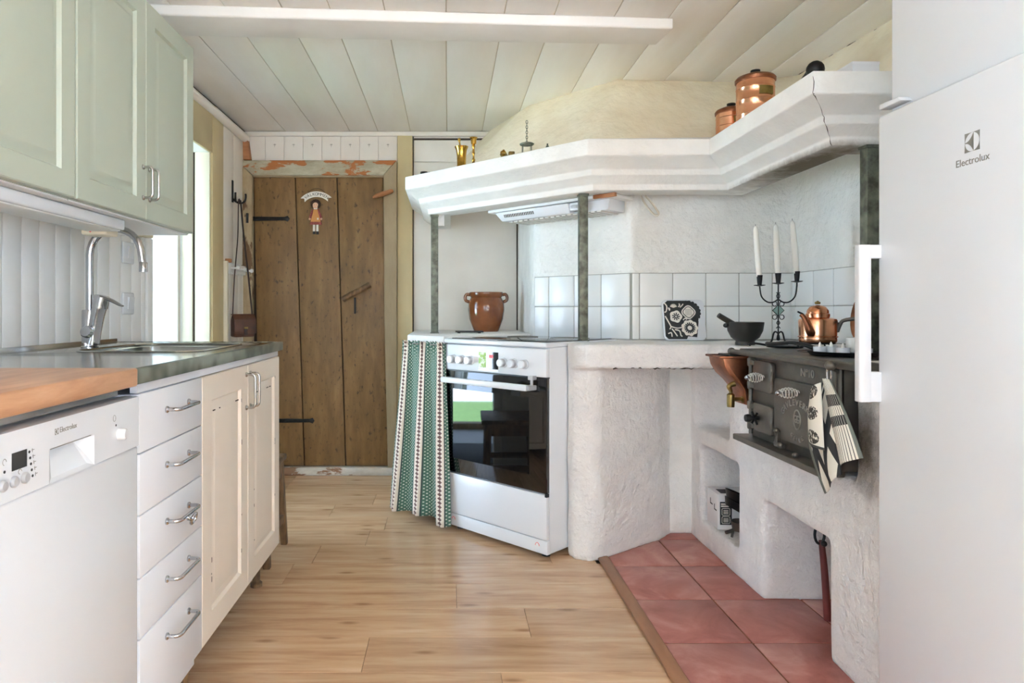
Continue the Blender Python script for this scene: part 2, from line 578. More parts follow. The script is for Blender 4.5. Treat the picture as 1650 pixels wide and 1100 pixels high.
        if bevel:
            es = [e for e in bm.edges if len(e.link_faces) == 2 and e.calc_face_angle(0) > 0.5]
            bmesh.ops.bevel(bm, geom=es, offset=bevel, segments=seg, profile=0.5, affect='EDGES', clamp_overlap=True)
        for f in bm.faces:
            f.smooth = smooth
        if smooth:
            for e in bm.edges:
                if len(e.link_faces) == 2 and e.calc_face_angle(0) > angle:
                    e.smooth = False
        me = bpy.data.meshes.new(name)
        bm.to_mesh(me)
        bm.free()
        return link(name, me, material, parent, kind)


def link(name, me, material, parent=None, kind=None):
    if material is not None:
        me.materials.clear()
        me.materials.append(W[material] if isinstance(material, str) else material)
    o = bpy.data.objects.new(name, me)
    COL.objects.link(o)
    if parent is not None:
        o.parent = parent
    if kind:
        o['kind'] = kind
    return o


def tag(o, label, cat, group=None, kind=None):
    o['label'] = label
    o['category'] = cat
    if group:
        o['group'] = group
    if kind:
        o['kind'] = kind
    return o


MATS = {}


def thing(name, label, cat, loc=(0, 0, 0), rz=0.0, group=None, kind=None):
    o = bpy.data.objects.new(name, None)
    o.empty_display_size = 0.05
    COL.objects.link(o)
    o.location = loc
    o.rotation_euler = (0, 0, rz)
    MATS[o.name] = (Matrix.Translation(loc) @ Matrix.Rotation(rz, 4, 'Z')).inverted()
    return tag(o, label, cat, group, kind)


def inv(o):
    return MATS[o.name]


def copy_thing(o, loc, label, rz=None):
    c = o.copy()
    COL.objects.link(c)
    c.location = loc
    if rz is not None:
        c.rotation_euler = (0, 0, rz)
    c['label'] = label
    for ch in [x for x in bpy.data.objects if x.parent == o]:
        k = ch.copy()
        COL.objects.link(k)
        k.parent = c
        for g in [x for x in bpy.data.objects if x.parent == ch]:
            s = g.copy()
            COL.objects.link(s)
            s.parent = k
    return c


def lerp_(a, b, t):
    return a + (b - a) * t


def arc(cx, cy, r, a0, a1, n):
    return [(cx + r * math.cos(a0 + (a1 - a0) * i / n), cy + r * math.sin(a0 + (a1 - a0) * i / n)) for i in range(n + 1)]


def rrect(x0, x1, y0, y1, r, n=5):
    return (arc(x1 - r, y0 + r, r, -PI / 2, 0, n) + arc(x1 - r, y1 - r, r, 0, PI / 2, n)
            + arc(x0 + r, y1 - r, r, PI / 2, PI, n) + arc(x0 + r, y0 + r, r, PI, 1.5 * PI, n))


def text_geo(body, size, depth=0.0008):
    cu = bpy.data.curves.new('t', 'FONT')
    cu.body = body
    cu.size = size
    cu.align_x = 'CENTER'
    cu.align_y = 'CENTER'
    cu.extrude = depth / 2
    cu.resolution_u = 3
    o = bpy.data.objects.new('t', cu)
    COL.objects.link(o)
    dg = bpy.context.evaluated_depsgraph_get()
    me = bpy.data.meshes.new_from_object(o.evaluated_get(dg))
    vs = [tuple(v.co) for v in me.vertices]
    fs = [tuple(p.vertices) for p in me.polygons]
    bpy.data.objects.remove(o)
    bpy.data.curves.remove(cu)
    bpy.data.meshes.remove(me)
    return vs, fs


def text_into(mb, body, size, M, depth=0.0008, width=None):
    """lettering in the plane x (reading direction), y (up), placed by M; width rescales the run"""
    vs, fs = text_geo(body, size, depth)
    k = 1.0
    if width:
        w = max(v[0] for v in vs) - min(v[0] for v in vs)
        k = width / w
    mb.add([M @ Vector((v[0] * k, v[1], v[2])) for v in vs], fs)


UPRIGHT = Matrix.Rotation(R(90), 4, 'X')     # text plane x,y -> x,z, facing -y


def remeshed(name, adds, cuts, voxel, smooth_it, jitter=0.0):
    """union of closed shapes minus others, re-skinned like hand-thrown plaster; returns a mesh"""
    base = adds.build(name, None)
    mod_objs = [base]
    for k, c in enumerate(cuts):
        co = c.build('cut', None)
        mod_objs.append(co)
        md = base.modifiers.new('b%d' % k, 'BOOLEAN')
        md.operation = 'DIFFERENCE'
        md.solver = 'EXACT'
        md.use_self = True
        md.object = co
    md = base.modifiers.new('r', 'REMESH')
    md.mode = 'VOXEL'
    md.voxel_size = voxel
    md = base.modifiers.new('s', 'SMOOTH')
    md.iterations = smooth_it
    md.factor = 0.5
    dg = bpy.context.evaluated_depsgraph_get()
    me = bpy.data.meshes.new_from_object(base.evaluated_get(dg))
    for o in mod_objs:
        m_ = o.data
        bpy.data.objects.remove(o)
        bpy.data.meshes.remove(m_)
    if jitter:
        from mathutils import noise as mn
        for v in me.vertices:
            p = v.co * 7.0
            v.co += Vector((mn.noise(p), mn.noise(p + Vector((9, 3, 1))), mn.noise(p + Vector((2, 7, 5))))) * jitter
    for p in me.polygons:
        p.use_smooth = True
    return me


CEIL = 2.136
YR = -4.2
XL, YB = -1.28, 4.22        # left wall, back wall

# ================================================================== SETTING
# ------------------------------------------------------------------ floor
floor = tag(MB().box(XL, 1.75, YR, YB, -0.06, -0.0085).build('floor', 'dark_seam', smooth=False),
            'pale pine laminate floor with a red tiled strip by the hearth', 'floor', kind='structure')
row_w = 0.2045
y = -0.555 - 17 * row_w
k = -17
special = {12: [-0.245], 13: [0.26, -1.1], 14: [0.03], 15: [-0.62], 16: [0.42, -0.55]}
while y < YB - 0.01:
    y1 = min(y + row_w, YB)
    xr = 1.75 if y1 < 0.48 else (0.617 if y1 < 2.80 else 0.60)
    cuts = special.get(k)
    if cuts is None:
        s = random.uniform(-1.0, 0.1)
        cuts = [s + 0.95 * q for q in range(3) if s + 0.95 * q < xr - 0.15]
    xs = sorted([XL] + cuts + [xr])
    for a, b_ in zip(xs[:-1], xs[1:]):
        MB().box(a + 0.0006, b_ - 0.0006, y + 0.0006, y1 - 0.0006, -0.0085, 0.0).build('floor_plank', 'floor_wood', floor, bevel=0.0005, seg=1, smooth=False)
    y = y1
    k += 1
# red tiles
cols = [(0.657, 0.930), (0.930, 1.239), (1.239, 1.548)]
rows = [0.511 + 0.309 * i for i in range(9)]
rows = [r_ for r_ in rows if r_ < 3.1] + [3.12]
shared_tile = None
for ci, (xa, xb) in enumerate(cols):
    for ra, rb in zip(rows[:-1], rows[1:]):
        if ci == 2 and not (1.7 < ra < 2.4):
            continue
        if ci == 0 and rb > 2.9 and ra > 2.9:
            continue
        g = 0.0035
        poly = [(xa + g, ra + g), (xb - g, ra + g), (xb - g, rb - g), (xa + g, rb - g)]
        if ci == 0 and ra > 2.6:
            poly = [(xa + g, ra + g), (xb - g, ra + g), (xb - g, rb - g), (0.92, 2.975), (xa + g, 2.775)]
        MB().prism(poly, -0.008, 0.006).build('floor_tile', 'red_tile', floor, bevel=0.002, seg=2)
MB().box(0.657, 1.60, 0.5, 3.12, -0.0085, 0.0025).build('tile_grout', mat('floor_grout', (150, 98, 74), (110, 70, 56), rough=0.9, scale=20), floor, smooth=False)
tr = MB().box(0.612, 0.657, 0.5, 2.765, 0.0, 0.014)
tag(tr.build('trim_1', mat('oak_strip', (172, 124, 88), (146, 100, 68), rough=0.45, scale=14, stretch=(1, .2, 1)), bevel=0.005),
    'brown wooden edging strip between laminate and red tiles', 'trim', kind='structure')

# ------------------------------------------------------------------ ceiling
ceil = tag(MB().box(XL - 0.1, 1.80, YR, YB + 0.1, CEIL + 0.007, CEIL + 0.08).build('ceiling', 'ceiling_dark', smooth=False),
           'cream painted board ceiling', 'ceiling', kind='structure')
ratios = [-1.15, -0.911, -0.738, -0.55, -0.393, -0.2117, -0.007, 0.19, 0.361, 0.567, 0.757, 0.945, 1.156, 1.36, 1.56]
jx = [r_ * (CEIL - 1.02) for r_ in ratios]
for i, (a, b_) in enumerate(zip(jx[:-1], jx[1:])):
    dz = random.uniform(0, 0.004)
    MB().box(a + 0.0015, b_ - 0.0015, YR, YB, CEIL + dz, CEIL + 0.009).build('ceiling_board', 'ceiling_paint', ceil, bevel=0.004, seg=2)
# flat beam board under the ceiling
bb = MB().prism([(-1.27, 2.44), (0.862, 2.572), (0.845, 2.735), (-1.27, 2.635)], 2.096, CEIL + 0.002)
tag(bb.build('trim_2', 'beam_paint', bevel=0.008, seg=3), 'flat white beam board under the ceiling with a sawn end', 'beam', kind='structure')
# ceiling trims
t3 = MB().box(-1.27, 0.30, YB - 0.022, YB, 2.108, CEIL)
tag(t3.build('trim_3', 'warm_white', bevel=0.004), 'thin white ceiling moulding above the plank door', 'trim', kind='structure')
t4 = MB().tube([(XL + 0.012, 2.30, 2.095), (XL + 0.012, 3.62, 2.095), (XL + 0.02, 3.64, 2.09), (XL + 0.02, YB - 0.03, 2.088)], 0.027, 12, curve=False)
tag(t4.build('trim_4', 'warm_white'), 'rounded white moulding along the left wall under the ceiling', 'trim', kind='structure')
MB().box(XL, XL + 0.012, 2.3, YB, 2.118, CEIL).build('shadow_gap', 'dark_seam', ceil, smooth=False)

# ------------------------------------------------------------------ left wall with doorway
D0, D1, DH = 2.88, 3.605, 1.866
wl = MB()
wl.box(XL - 0.20, XL, YR, -3.40, 0, CEIL)
wl.box(XL - 0.20, XL, -3.40, -1.00, 0, 0.70)
wl.box(XL - 0.20, XL, -3.40, -1.00, 2.0, CEIL)
wl.box(XL - 0.20, XL, -1.00, D0, 0, CEIL)
wl.box(XL - 0.20, XL, D0, D1, DH, CEIL)
wl.box(XL - 0.20, XL, D1, YB + 0.05, 0, CEIL)
wall_left = tag(wl.build('wall_left', 'white_paint', smooth=False), 'white boarded wall with an open doorway beside the sink', 'wall', kind='structure')
# beadboard splashback: one board each
yb = 1.05
while yb < D0 - 0.055:
    MB().box(XL, XL + 0.010, yb + 0.0012, min(yb + 0.087, D0 - 0.05) - 0.0012, 0.88, 1.325).build('panel_board', 'white_paint', wall_left, bevel=0.004, seg=2)
    yb += 0.087
MB().box(XL, XL + 0.03, 1.0, D0 - 0.02, 1.325, 1.352).build('panel_cap', 'pale_cream', wall_left, bevel=0.006)
MB().box(XL, XL + 0.018, D0 - 0.05, D0, 0.0, 1.325).build('door_casing', 'white_paint', wall_left, bevel=0.003)
# ochre casing round the doorway
MB().box(XL, XL + 0.016, D1 + 0.012, 3.79, 0, 2.075).build('door_casing', 'ochre', wall_left, bevel=0.003)
MB().box(XL, XL + 0.015, D0 - 0.08, D1 + 0.012, DH, 2.075).build('door_casing', 'ochre', wall_left, bevel=0.003)
# deep jamb boards
MB().box(XL - 0.075, XL + 0.004, D1 - 0.004, D1 + 0.012, 0, DH).build('jamb_board', 'pale_cream', wall_left, bevel=0.002)
MB().box(XL - 0.14, XL - 0.085, D1 - 0.012, D1 + 0.012, 0, DH).build('jamb_board', 'pale_cream', wall_left, bevel=0.003)
MB().box(XL - 0.086, XL - 0.075, D1 - 0.002, D1 + 0.001, 0, DH).build('jamb_gap', 'dark_seam', wall_left, smooth=False)
MB().box(XL - 0.20, XL - 0.155, D1 - 0.03, D1 + 0.012, 0, DH).build('jamb_board', 'warm_white', wall_left, bevel=0.003)
# boards in the corner with the hook
MB().box(XL, XL + 0.010, 3.792, 3.99, 1.30, 2.075).build('panel_board', 'warm_white', wall_left, bevel=0.003)
MB().box(XL, XL + 0.010, 3.992, YB, 1.30, 2.075).build('panel_board', 'warm_white', wall_left, bevel=0.003)
for a in (3.82, 3.90, 3.98, 4.06, 4.14):
    MB().box(XL, XL + 0.014, a, a + 0.078, 0.0, 1.29).build('panel_board', 'warm_white', wall_left, bevel=0.004)
MB().box(XL, XL + 0.035, 3.792, 3.818, 0.0, 1.30).build('panel_edge', 'pale_cream', wall_left, bevel=0.003)

# peg rail
pr = thing('peg_rail', 'small white peg rail on the wall behind the shoulder bag', 'peg rail', (XL + 0.014, 3.82, 1.24))
sc_poly = [(0, 0.0), (0, 0.052)]
sc_poly += [(0.39, 0.052), (0.39, 0.0)]
for i in range(6, 0, -1):
    sc_poly += [(0.39 * i / 6 - 0.0325, -0.010), (0.39 * (i - 1) / 6 + 0.001, 0.0)]
MB().prism(sc_poly[:-1], 0, 0.016, 'x').build('rail', 'white_paint', pr, bevel=0.002)
for a in (0.06, 0.195, 0.33):
    MB().lathe([(0.006, 0), (0.006, 0.03), (0.012, 0.034), (0.013, 0.042), (0.008, 0.05), (0, 0.051)], 12,
               (0.016, a, 0.024), Matrix.Rotation(R(90), 3, 'Y')).build('peg', 'white_paint', pr)
MB().box(0, 0.03, 0.0, 0.03, 0.053, 0.075).build('end_block', 'terracotta_wood', pr, bevel=0.003)

# switches on the boarding
for z0, h_, lb in ((0.965, 0.085, 'white wall switch on the boarding just above the sink top'),
                   (1.165, 0.085, 'white wall socket plate on the boarding beside the tap spout')):
    sw = thing('wall_switch', lb, 'switch', (XL + 0.010, 2.66, z0 + 0.04))
    MB().box(0, 0.010, -0.045, 0.045, 0, h_).build('plate', 'appliance', sw, bevel=0.006, seg=3)
    MB().hexa([(0.010, -0.012, 0.02), (0.012, -0.012, 0.02), (0.012, 0.032, 0.02), (0.010, 0.032, 0.02)],
              [(0.010, -0.012, 0.068), (0.018, -0.012, 0.068), (0.018, 0.032, 0.068), (0.010, 0.032, 0.068)]).build('rocker', 'appliance', sw)

# ------------------------------------------------------------------ back wall
wb = MB().box(XL - 0.2, 1.8, YB, YB + 0.12, 0, CEIL + 0.05)
wall_back = tag(wb.build('wall_back', 'warm_white', smooth=False), 'pale panelled wall around the old plank door', 'wall', kind='structure')
xs = -1.262
for i in range(8):
    MB().box(xs + 0.001, xs + 0.1175, YB - 0.010, YB, 1.948, 2.108).build('panel_board', 'warm_white', wall_back, bevel=0.0025)
    if i:
        p = MB()
        for j in range(5):
            a = R(30 + 30 * j)
            p.tube([(xs + 0.06, YB - 0.0105, 2.052), (xs + 0.06 + 0.010 * math.cos(a), YB - 0.0105, 2.052 + 0.010 * math.sin(a))], 0.0012, 5)
        p.tube([(xs + 0.06, YB - 0.0105, 2.040), (xs + 0.06, YB - 0.0105, 2.062)], 0.001, 5)
        p.build('stencil_mark', mat('stencil_grey', (176, 170, 158), rough=0.8) if i == 1 else bpy.data.materials['stencil_grey'], wall_back)
    xs += 0.118
MB().box(-0.316, -0.222, YB - 0.03, YB, 0, 2.108).build('post', 'ochre', wall_back, bevel=0.004)
MB().box(-0.222, -0.216, YB - 0.004, YB, 0.88, 2.108).build('seam', 'dark_seam', wall_back, smooth=False)
MB().box(-0.214, 0.30, YB - 0.010, YB, 1.95, 2.085).build('panel_board', 'warm_white', wall_back, bevel=0.003)
MB().box(-0.214, 0.428, YB - 0.008, YB, 0.86, 1.945).build('panel_board', 'warm_white', wall_back, bevel=0.003)
MB().box(0.428, 0.436, YB - 0.003, YB, 0.88, 1.6).build('seam', 'dark_seam', wall_back, smooth=False)
MB().box(-0.214, 0.30, YB - 0.014, YB, 2.085, 2.095).build('seam', 'dark_seam', wall_back, smooth=False)
blk = MB().hexa([(-1.275, YB - 0.05, 1.955), (-1.225, YB - 0.05, 1.955), (-1.225, YB - 0.01, 1.955), (-1.275, YB - 0.01, 1.955)],
                [(-1.285, YB - 0.06, 2.10), (-1.245, YB - 0.06, 2.105), (-1.245, YB - 0.01, 2.105), (-1.285, YB - 0.01, 2.10)])
blk.build('corner_block', 'terracotta_wood', wall_back, bevel=0.004)

# old plank door
door = tag(bpy.data.objects.new('door_1', None), 'old brown plank door with iron strap hinges and wooden latch handle', 'door', kind='structure')
COL.objects.link(door)
door.location = (0, YB, 0)
MATS[door.name] = Matrix.Translation((0, YB, 0)).inverted()
seams_t = [-1.213, -0.951, -0.692, -0.402]
seams_b = [-1.175, -0.894, -0.636, -0.370]
for i in range(3):
    g = 0.0035
    MB().hexa([(seams_b[i] + g, -0.032, 0.055), (seams_b[i + 1] - g, -0.032, 0.055), (seams_b[i + 1] - g, -0.002, 0.055), (seams_b[i] + g, -0.002, 0.055)],
              [(seams_t[i] + g, -0.032, 1.853), (seams_t[i + 1] - g, -0.032, 1.853), (seams_t[i + 1] - g, -0.002, 1.853), (seams_t[i] + g, -0.002, 1.853)]
              ).build('door_plank', 'old_door', door, bevel=0.003)
MB().box(-1.213, -0.375, -0.010, -0.0005, 0.05, 1.856).build('door_backing', 'dark_seam', door, smooth=False)
# frame
MB().prism([(-1.312, 0), (-1.212, 0), (-1.212, 1.856), (-1.312, 1.948)], -0.062, 0, 'y').build('frame_side', 'frame_side', door, bevel=0.006, seg=3)
MB().prism([(-0.372, 0), (-0.317, 0), (-0.317, 1.948), (-0.40, 1.856), (-0.395, 1.0)], -0.062, 0, 'y').build('frame_side', 'frame_plain', door, bevel=0.006, seg=3)
MB().prism([(-1.312, 1.948), (-1.212, 1.856), (-0.40, 1.856), (-0.317, 1.948)], -0.060, 0, 'y').build('frame_top', 'frame_top', door, bevel=0.006, seg=3)
MB().box(-1.212, -0.40, -0.048, -0.02, 1.846, 1.858).build('frame_stop', 'frame_plain', door, bevel=0.002)
MB().box(-1.312, -0.317, -0.066, 0, 0.0, 0.05).build('threshold', 'threshold', door, bevel=0.006)
# hinges, handle, turn button
for x0, x1, z in ((-1.245, -0.985, 1.590), (-1.20, -0.83, 0.335)):
    h = MB().prism([(x0, z - 0.014), (x1 - 0.03, z - 0.011), (x1 - 0.012, z - 0.018), (x1, z), (x1 - 0.012, z + 0.018), (x1 - 0.03, z + 0.011), (x0, z + 0.014)], -0.038, -0.031, 'y')
    h = h.build('strap_hinge', 'iron_dark', door, bevel=0.002)
    n_ = MB()
    for q in range(3):
        n_.sphere((x0 + 0.05 + q * (x1 - x0 - 0.09) / 2.0, -0.039, z), 0.005, 8)
    n_.build('nail', 'iron_dark', h)
    MB().tube([(x0 + 0.005, -0.064, z - 0.03), (x0 + 0.005, -0.064, z + 0.03)], 0.008, 8).build('hinge_pin', 'iron_dark', h)
hd = MB().tube([(-0.648, -0.07, 1.088), (-0.60, -0.078, 1.118), (-0.53, -0.08, 1.152), (-0.482, -0.07, 1.180)], [0.019, 0.016, 0.016, 0.017], 10)
hd = hd.build('wooden_handle', 'old_wood', door)
MB().tube([(-0.63, -0.075, 1.10), (-0.63, -0.03, 1.10)], 0.008, 8).build('handle_stud', 'iron_dark', hd)
MB().tube([(-0.50, -0.075, 1.17), (-0.50, -0.03, 1.17)], 0.008, 8).build('handle_stud', 'iron_dark', hd)
MB().box(-0.585, -0.573, -0.036, -0.031, 1.0, 1.10).build('keyhole_bar', 'iron_dark', hd)
tb = MB().tube([(-0.462, -0.085, 1.712), (-0.44, -0.085, 1.722), (-0.40, -0.085, 1.735), (-0.35, -0.085, 1.752), (-0.338, -0.085, 1.757)], [0.012, 0.022, 0.026, 0.022, 0.010], 12, flat=0.6)
tb = tb.build('turn_button', 'terracotta_wood', door)
MB().tube([(-0.385, -0.105, 1.74), (-0.385, -0.05, 1.74)], 0.006, 8).build('button_screw', 'steel', tb)

# white panelled door standing open into the hall
d2 = thing('door_2', 'white panelled door standing open in the bright doorway', 'door', (-1.50, 3.625, 0.0), 0, kind='structure')
MB().box(-0.74, 0, 0.012, 0.03, 0.012, 1.85).build('core', 'white_paint', d2)
for a, b_ in ((-0.085, 0.0), (-0.74, -0.655)):
    MB().box(a, b_, 0.0, 0.04, 0.012, 1.85).build('stile', 'white_paint', d2, bevel=0.003)
for a, b_ in ((0.012, 0.20), (1.125, 1.225), (1.74, 1.85)):
    MB().box(-0.655, -0.085, 0.0, 0.04, a, b_).build('rail', 'white_paint', d2, bevel=0.003)
for a, b_ in ((0.24, 1.085), (1.265, 1.70)):
    MB().box(-0.61, -0.13, 0.006, 0.014, a, b_).build('panel', 'white_paint', d2, bevel=0.005)

# ------------------------------------------------------------------ hall beyond the doorway and the yard
hf = MB().box(-2.72, XL - 0.0, 2.2, 3.8, -0.06, -0.002)
hall_floor = tag(hf.build('floor_hall', 'hall_floor', smooth=False), 'grey hall floor through the doorway', 'floor', kind='structure')
wh = MB()
wh.box(-2.72, XL - 0.2, 2.12, 2.2, 0, 2.12)
wh.box(-2.72, XL - 0.2, 3.70, 3.78, 0, 2.12)
wh.box(-2.80, -2.72, 2.12, 2.57, 0, 2.12)
wh.box(-2.80, -2.72, 3.59, 3.78, 0, 2.12)
wh.box(-2.80, -2.72, 2.57, 3.59, 2.0, 2.12)
wh.box(-2.80, XL - 0.2, 2.12, 3.78, 2.05, 2.15)
tag(wh.build('wall_hall', 'white_paint', smooth=False), 'white hall walls seen through the doorway', 'wall', kind='structure')
tag(MB().box(-2.76, -2.64, 2.57, 3.59, 0, 0.05).build('trim_5', 'old_wood', bevel=0.004), 'wooden sill of the outer hall door', 'trim', kind='structure')
mt = MB().box(-2.0, -1.32, 2.55, 3.50, -0.002, 0.010)
tag(mt.build('doormat', 'carpet', bevel=0.004), 'dark grey mat on the hall floor', 'doormat')
tag(MB().box(-60, 60, -60, 60, -0.30, -0.16).build('ground_yard', 'gravel', smooth=False), 'pale gravel yard outside', 'ground', kind='structure')  # gravel beyond the hall, carried round the house to bounce sunlight onto the ceiling
tag(MB().box(-5.4, -3.3, -6, 12, -0.18, -0.13).build('lawn', 'grass', smooth=False), 'strip of green lawn outside', 'lawn', kind='structure')

# ------------------------------------------------------------------ right and rear walls, unseen windows placed for light
wrt = MB()
wrt.box(1.75, 1.87, YR, -3.40, 0, CEIL + 0.05)
wrt.box(1.75, 1.87, -3.40, -1.00, 0, 0.70)
wrt.box(1.75, 1.87, -3.40, -1.00, 2.0, CEIL + 0.05)
wrt.box(1.75, 1.87, -1.00, YB + 0.1, 0, CEIL + 0.05)
tag(wrt.build('wall_right', 'white_paint', smooth=False), 'white wall behind the hearth and the refrigerator', 'wall', kind='structure')
wr = MB()
wr.box(XL - 0.2, -0.30, YR - 0.12, YR, 0, CEIL)
wr.box(0.50, 1.87, YR - 0.12, YR, 0, CEIL)
wr.box(-0.30, 0.50, YR - 0.12, YR, 0, 0.70)
wr.box(-0.30, 0.50, YR - 0.12, YR, 2.0, CEIL + 0.05)
tag(wr.build('wall_rear', 'white_paint', smooth=False), 'white wall with an added window opening behind the viewer', 'wall', kind='structure')


def window(name, label, loc, rz, w, h):
    o = thing(name, label, 'window', loc, rz, kind='structure')
    for x in (0, w / 2 - 0.03, w - 0.06):
        MB().box(x, x + 0.06, -0.03, 0.03, 0, h).build('frame', 'white_paint', o, bevel=0.004)
    for z in (0, h - 0.06):
        MB().box(0, w, -0.03, 0.03, z, z + 0.06).build('frame', 'white_paint', o, bevel=0.004)


window('fill_window_1', 'added white window behind the viewer, sized for light', (-0.30, YR - 0.06, 0.70), 0, 0.8, 1.3)  # unseen opening, sized to balance light on camera-facing surfaces
window('fill_window_2', 'added white window in the left wall behind the viewer, for side light', (XL - 0.1, -3.40, 0.70), R(90), 2.4, 1.3)  # unseen opening, placed to bring in light from the left
window('fill_window_3', 'added white window in the right wall behind the viewer, to brighten the cabinets', (1.81, -3.40, 0.70), R(90), 2.4, 1.3)  # unseen opening, added to light the left cabinet fronts

# ------------------------------------------------------------------ chimney breast (niche walls)
cp = [(0.44, YB + 0.02), (0.44, 3.47), (0.46, 3.42), (0.83, 3.055), (1.565, 3.06), (1.565, 1.62), (1.76, 1.62), (1.76, YB + 0.02)]
me = remeshed('wall_chimney', MB().prism(cp, 0.0, 1.76), [], 0.016, 4, 0.003)
wch = tag(link('wall_chimney', me, mat('niche_plaster', (240, 239, 233), (232, 231, 225), rough=0.85, scale=8, bmp=(40, 0.8, 0.014))),
          'white plastered chimney breast with two rows of wall tiles', 'wall', kind='structure')
TZ = (0.889, 1.039)
full = None


def wall_tile(x, w, M):
    global full
    for z in TZ:
        if full is None and abs(w - 0.15) < 1e-6:
            full = MB().box(0.0018, 0.1482, -0.008, 0.004, 0.0018, 0.1482).build('wall_tile', 'tile', None, bevel=0.003, seg=2).data
            first = [o for o in bpy.data.objects if o.data == full][0]
            bpy.data.objects.remove(first)
        if abs(w - 0.15) < 1e-6:
            o = link('wall_tile', full, None, wch)
        else:
            o = MB().box(0.0018, w - 0.0018, -0.008, 0.004, 0.0018, 0.1482).build('wall_tile', 'tile', wch, bevel=0.003, seg=2)
        o.matrix_local = M @ Matrix.Translation((x, 0, z))


# 45 degree wall: local x runs from its left end (0.44, 3.44) to the corner (0.83, 3.055)
dv = Vector((0.83 - 0.445, 3.055 - 3.435))
ang = math.atan2(dv.y, dv.x)
L = dv.length
M45 = Matrix.Translation((0.445, 3.435, 0)) @ Matrix.Rotation(ang, 4, 'Z')
x = L - 0.002
for i in range(3):
    x -= 0.15
    wall_tile(x, 0.15, M45)
wall_tile(0.0, x, M45)
MB().box(0, L, -0.005, 0.01, 0.885, 1.19).build('grout', 'grout', wch, M=M45, smooth=False)
Mb = Matrix.Translation((0.83, 3.052, 0))
wall_tile(0.002, 0.034, Mb)
for i in range(4):
    wall_tile(0.036 + 0.15 * i, 0.15, Mb)
wall_tile(0.636, 0.092, Mb)
MB().box(0, 0.735, -0.005, 0.012, 0.885, 1.19).build('grout', 'grout', wch, M=Mb, smooth=False)
Mr = Matrix.Translation((1.558, 3.052, 0)) @ Matrix.Rotation(R(-90), 4, 'Z')
wall_tile(0.0, 0.042, Mr)
for i in range(7):
    wall_tile(0.042 + 0.15 * i, 0.15, Mr)
MB().box(0, 1.10, -0.005, 0.012, 0.885, 1.19).build('grout', 'grout', wch, M=Mr, smooth=False)

# ================================================================== HEARTH
base = MB()
base.prism([(0.497, 2.815), (0.515, 2.765), (0.57, 2.735), (0.62, 2.745), (0.93, 2.972), (1.05, 3.105), (1.105, 3.11), (1.105, 1.635), (1.60, 1.635), (1.60, 3.12), (0.83, 3.12)], 0.0, 0.884)
base.prism([(0.497, 2.815), (0.512, 2.735), (0.56, 2.69), (1.15, 2.69), (1.15, 3.12), (0.83, 3.12)], 0.785, 0.884)
cuts = [
    MB().box(1.04, 1.50, 2.572, 2.945, 0.108, 0.436),
    MB().prism([(1.0, 2.655), (1.16, 2.655), (1.27, 2.74), (1.29, 2.88), (1.22, 3.0), (1.0, 3.03)], 0.505, 0.79),
    MB().box(1.04, 1.56, 1.955, 2.365, -0.2, 0.356),
    MB().prism([(1.0, 1.828), (1.10, 1.828), (1.13, 1.828), (1.58, 1.828), (1.58, 2.40), (1.0, 2.40)], 0.56, 1.0),
]
me = remeshed('masonry_hearth', base, cuts, 0.0105, 4, 0.004)
hearth = tag(link('masonry_hearth', me, 'hearth'), 'white plastered masonry hearth with niches beneath the iron stove', 'fireplace')

crumb = []
for q in range(46):
    crumb.append((0.66 + 0.44 * q / 45, 2.692 + random.uniform(-0.003, 0.003), 0.788 + random.uniform(-0.003, 0.003)))
MB().tube(crumb, [max(0.0004, random.uniform(-0.003, 0.0032)) for _ in crumb], 5).build('plaster_crack', 'dark_seam', hearth)

# counter left of the oven, behind the curtain
slab = thing('side_counter', 'white painted counter top beside the oven carrying the brown stoneware pot', 'counter', (0, 3.5, 0.86))
cpoly = [(-0.205, YB - 0.01), (-0.205, 3.395), (-0.022, 3.182), (0.352, 3.548), (0.432, 3.55), (0.432, YB - 0.01)]
MB().prism(cpoly, 0.862, 0.898).build('top', 'plaster', slab, M=inv(slab), bevel=0.006)
MB().prism([(-0.195, YB - 0.01), (-0.195, 3.44), (-0.175, 3.44), (-0.175, YB - 0.01)], 0.0, 0.862).build('side_panel', 'warm_white', slab, M=inv(slab))

# ------------------------------------------------------------------ smoke hood with cornice
hood = thing('smoke_hood', 'white plaster smoke hood with stepped cornice and tan flue above the hearth', 'smoke hood', (0.6, 3.4, 1.53))
path = [(-0.105, YB), (-0.105, 3.583), (0.617, 2.861), (1.185, 2.861), (1.185, 2.085), (1.745, 2.085)]
prof = [(-0.12, 1.530), (0.0, 1.530), (0.004, 1.556), (0.046, 1.586), (0.052, 1.610), (0.110, 1.648), (0.120, 1.654), (0.120, 1.720), (-0.12, 1.722)]


def offset_path(path, d):
    """to the side that faces the room (left of the walking direction reversed)"""
    out = []
    n = len(path)
    P = [Vector(p) for p in path]
    for i in range(n):
        def nrm(a, b):
            t = (b - a).normalized()
            return Vector((t.y, -t.x))       # right of travel
        if i == 0:
            m = nrm(P[0], P[1]); s = 1
        elif i == n - 1:
            m = nrm(P[-2], P[-1]); s = 1
        else:
            n1, n2 = nrm(P[i - 1], P[i]), nrm(P[i], P[i + 1])
            m = (n1 + n2)
            m.normalize()
            s = 1 / max(0.3, m.dot(n1))
        out.append(P[i] + m * d * s)
    return out


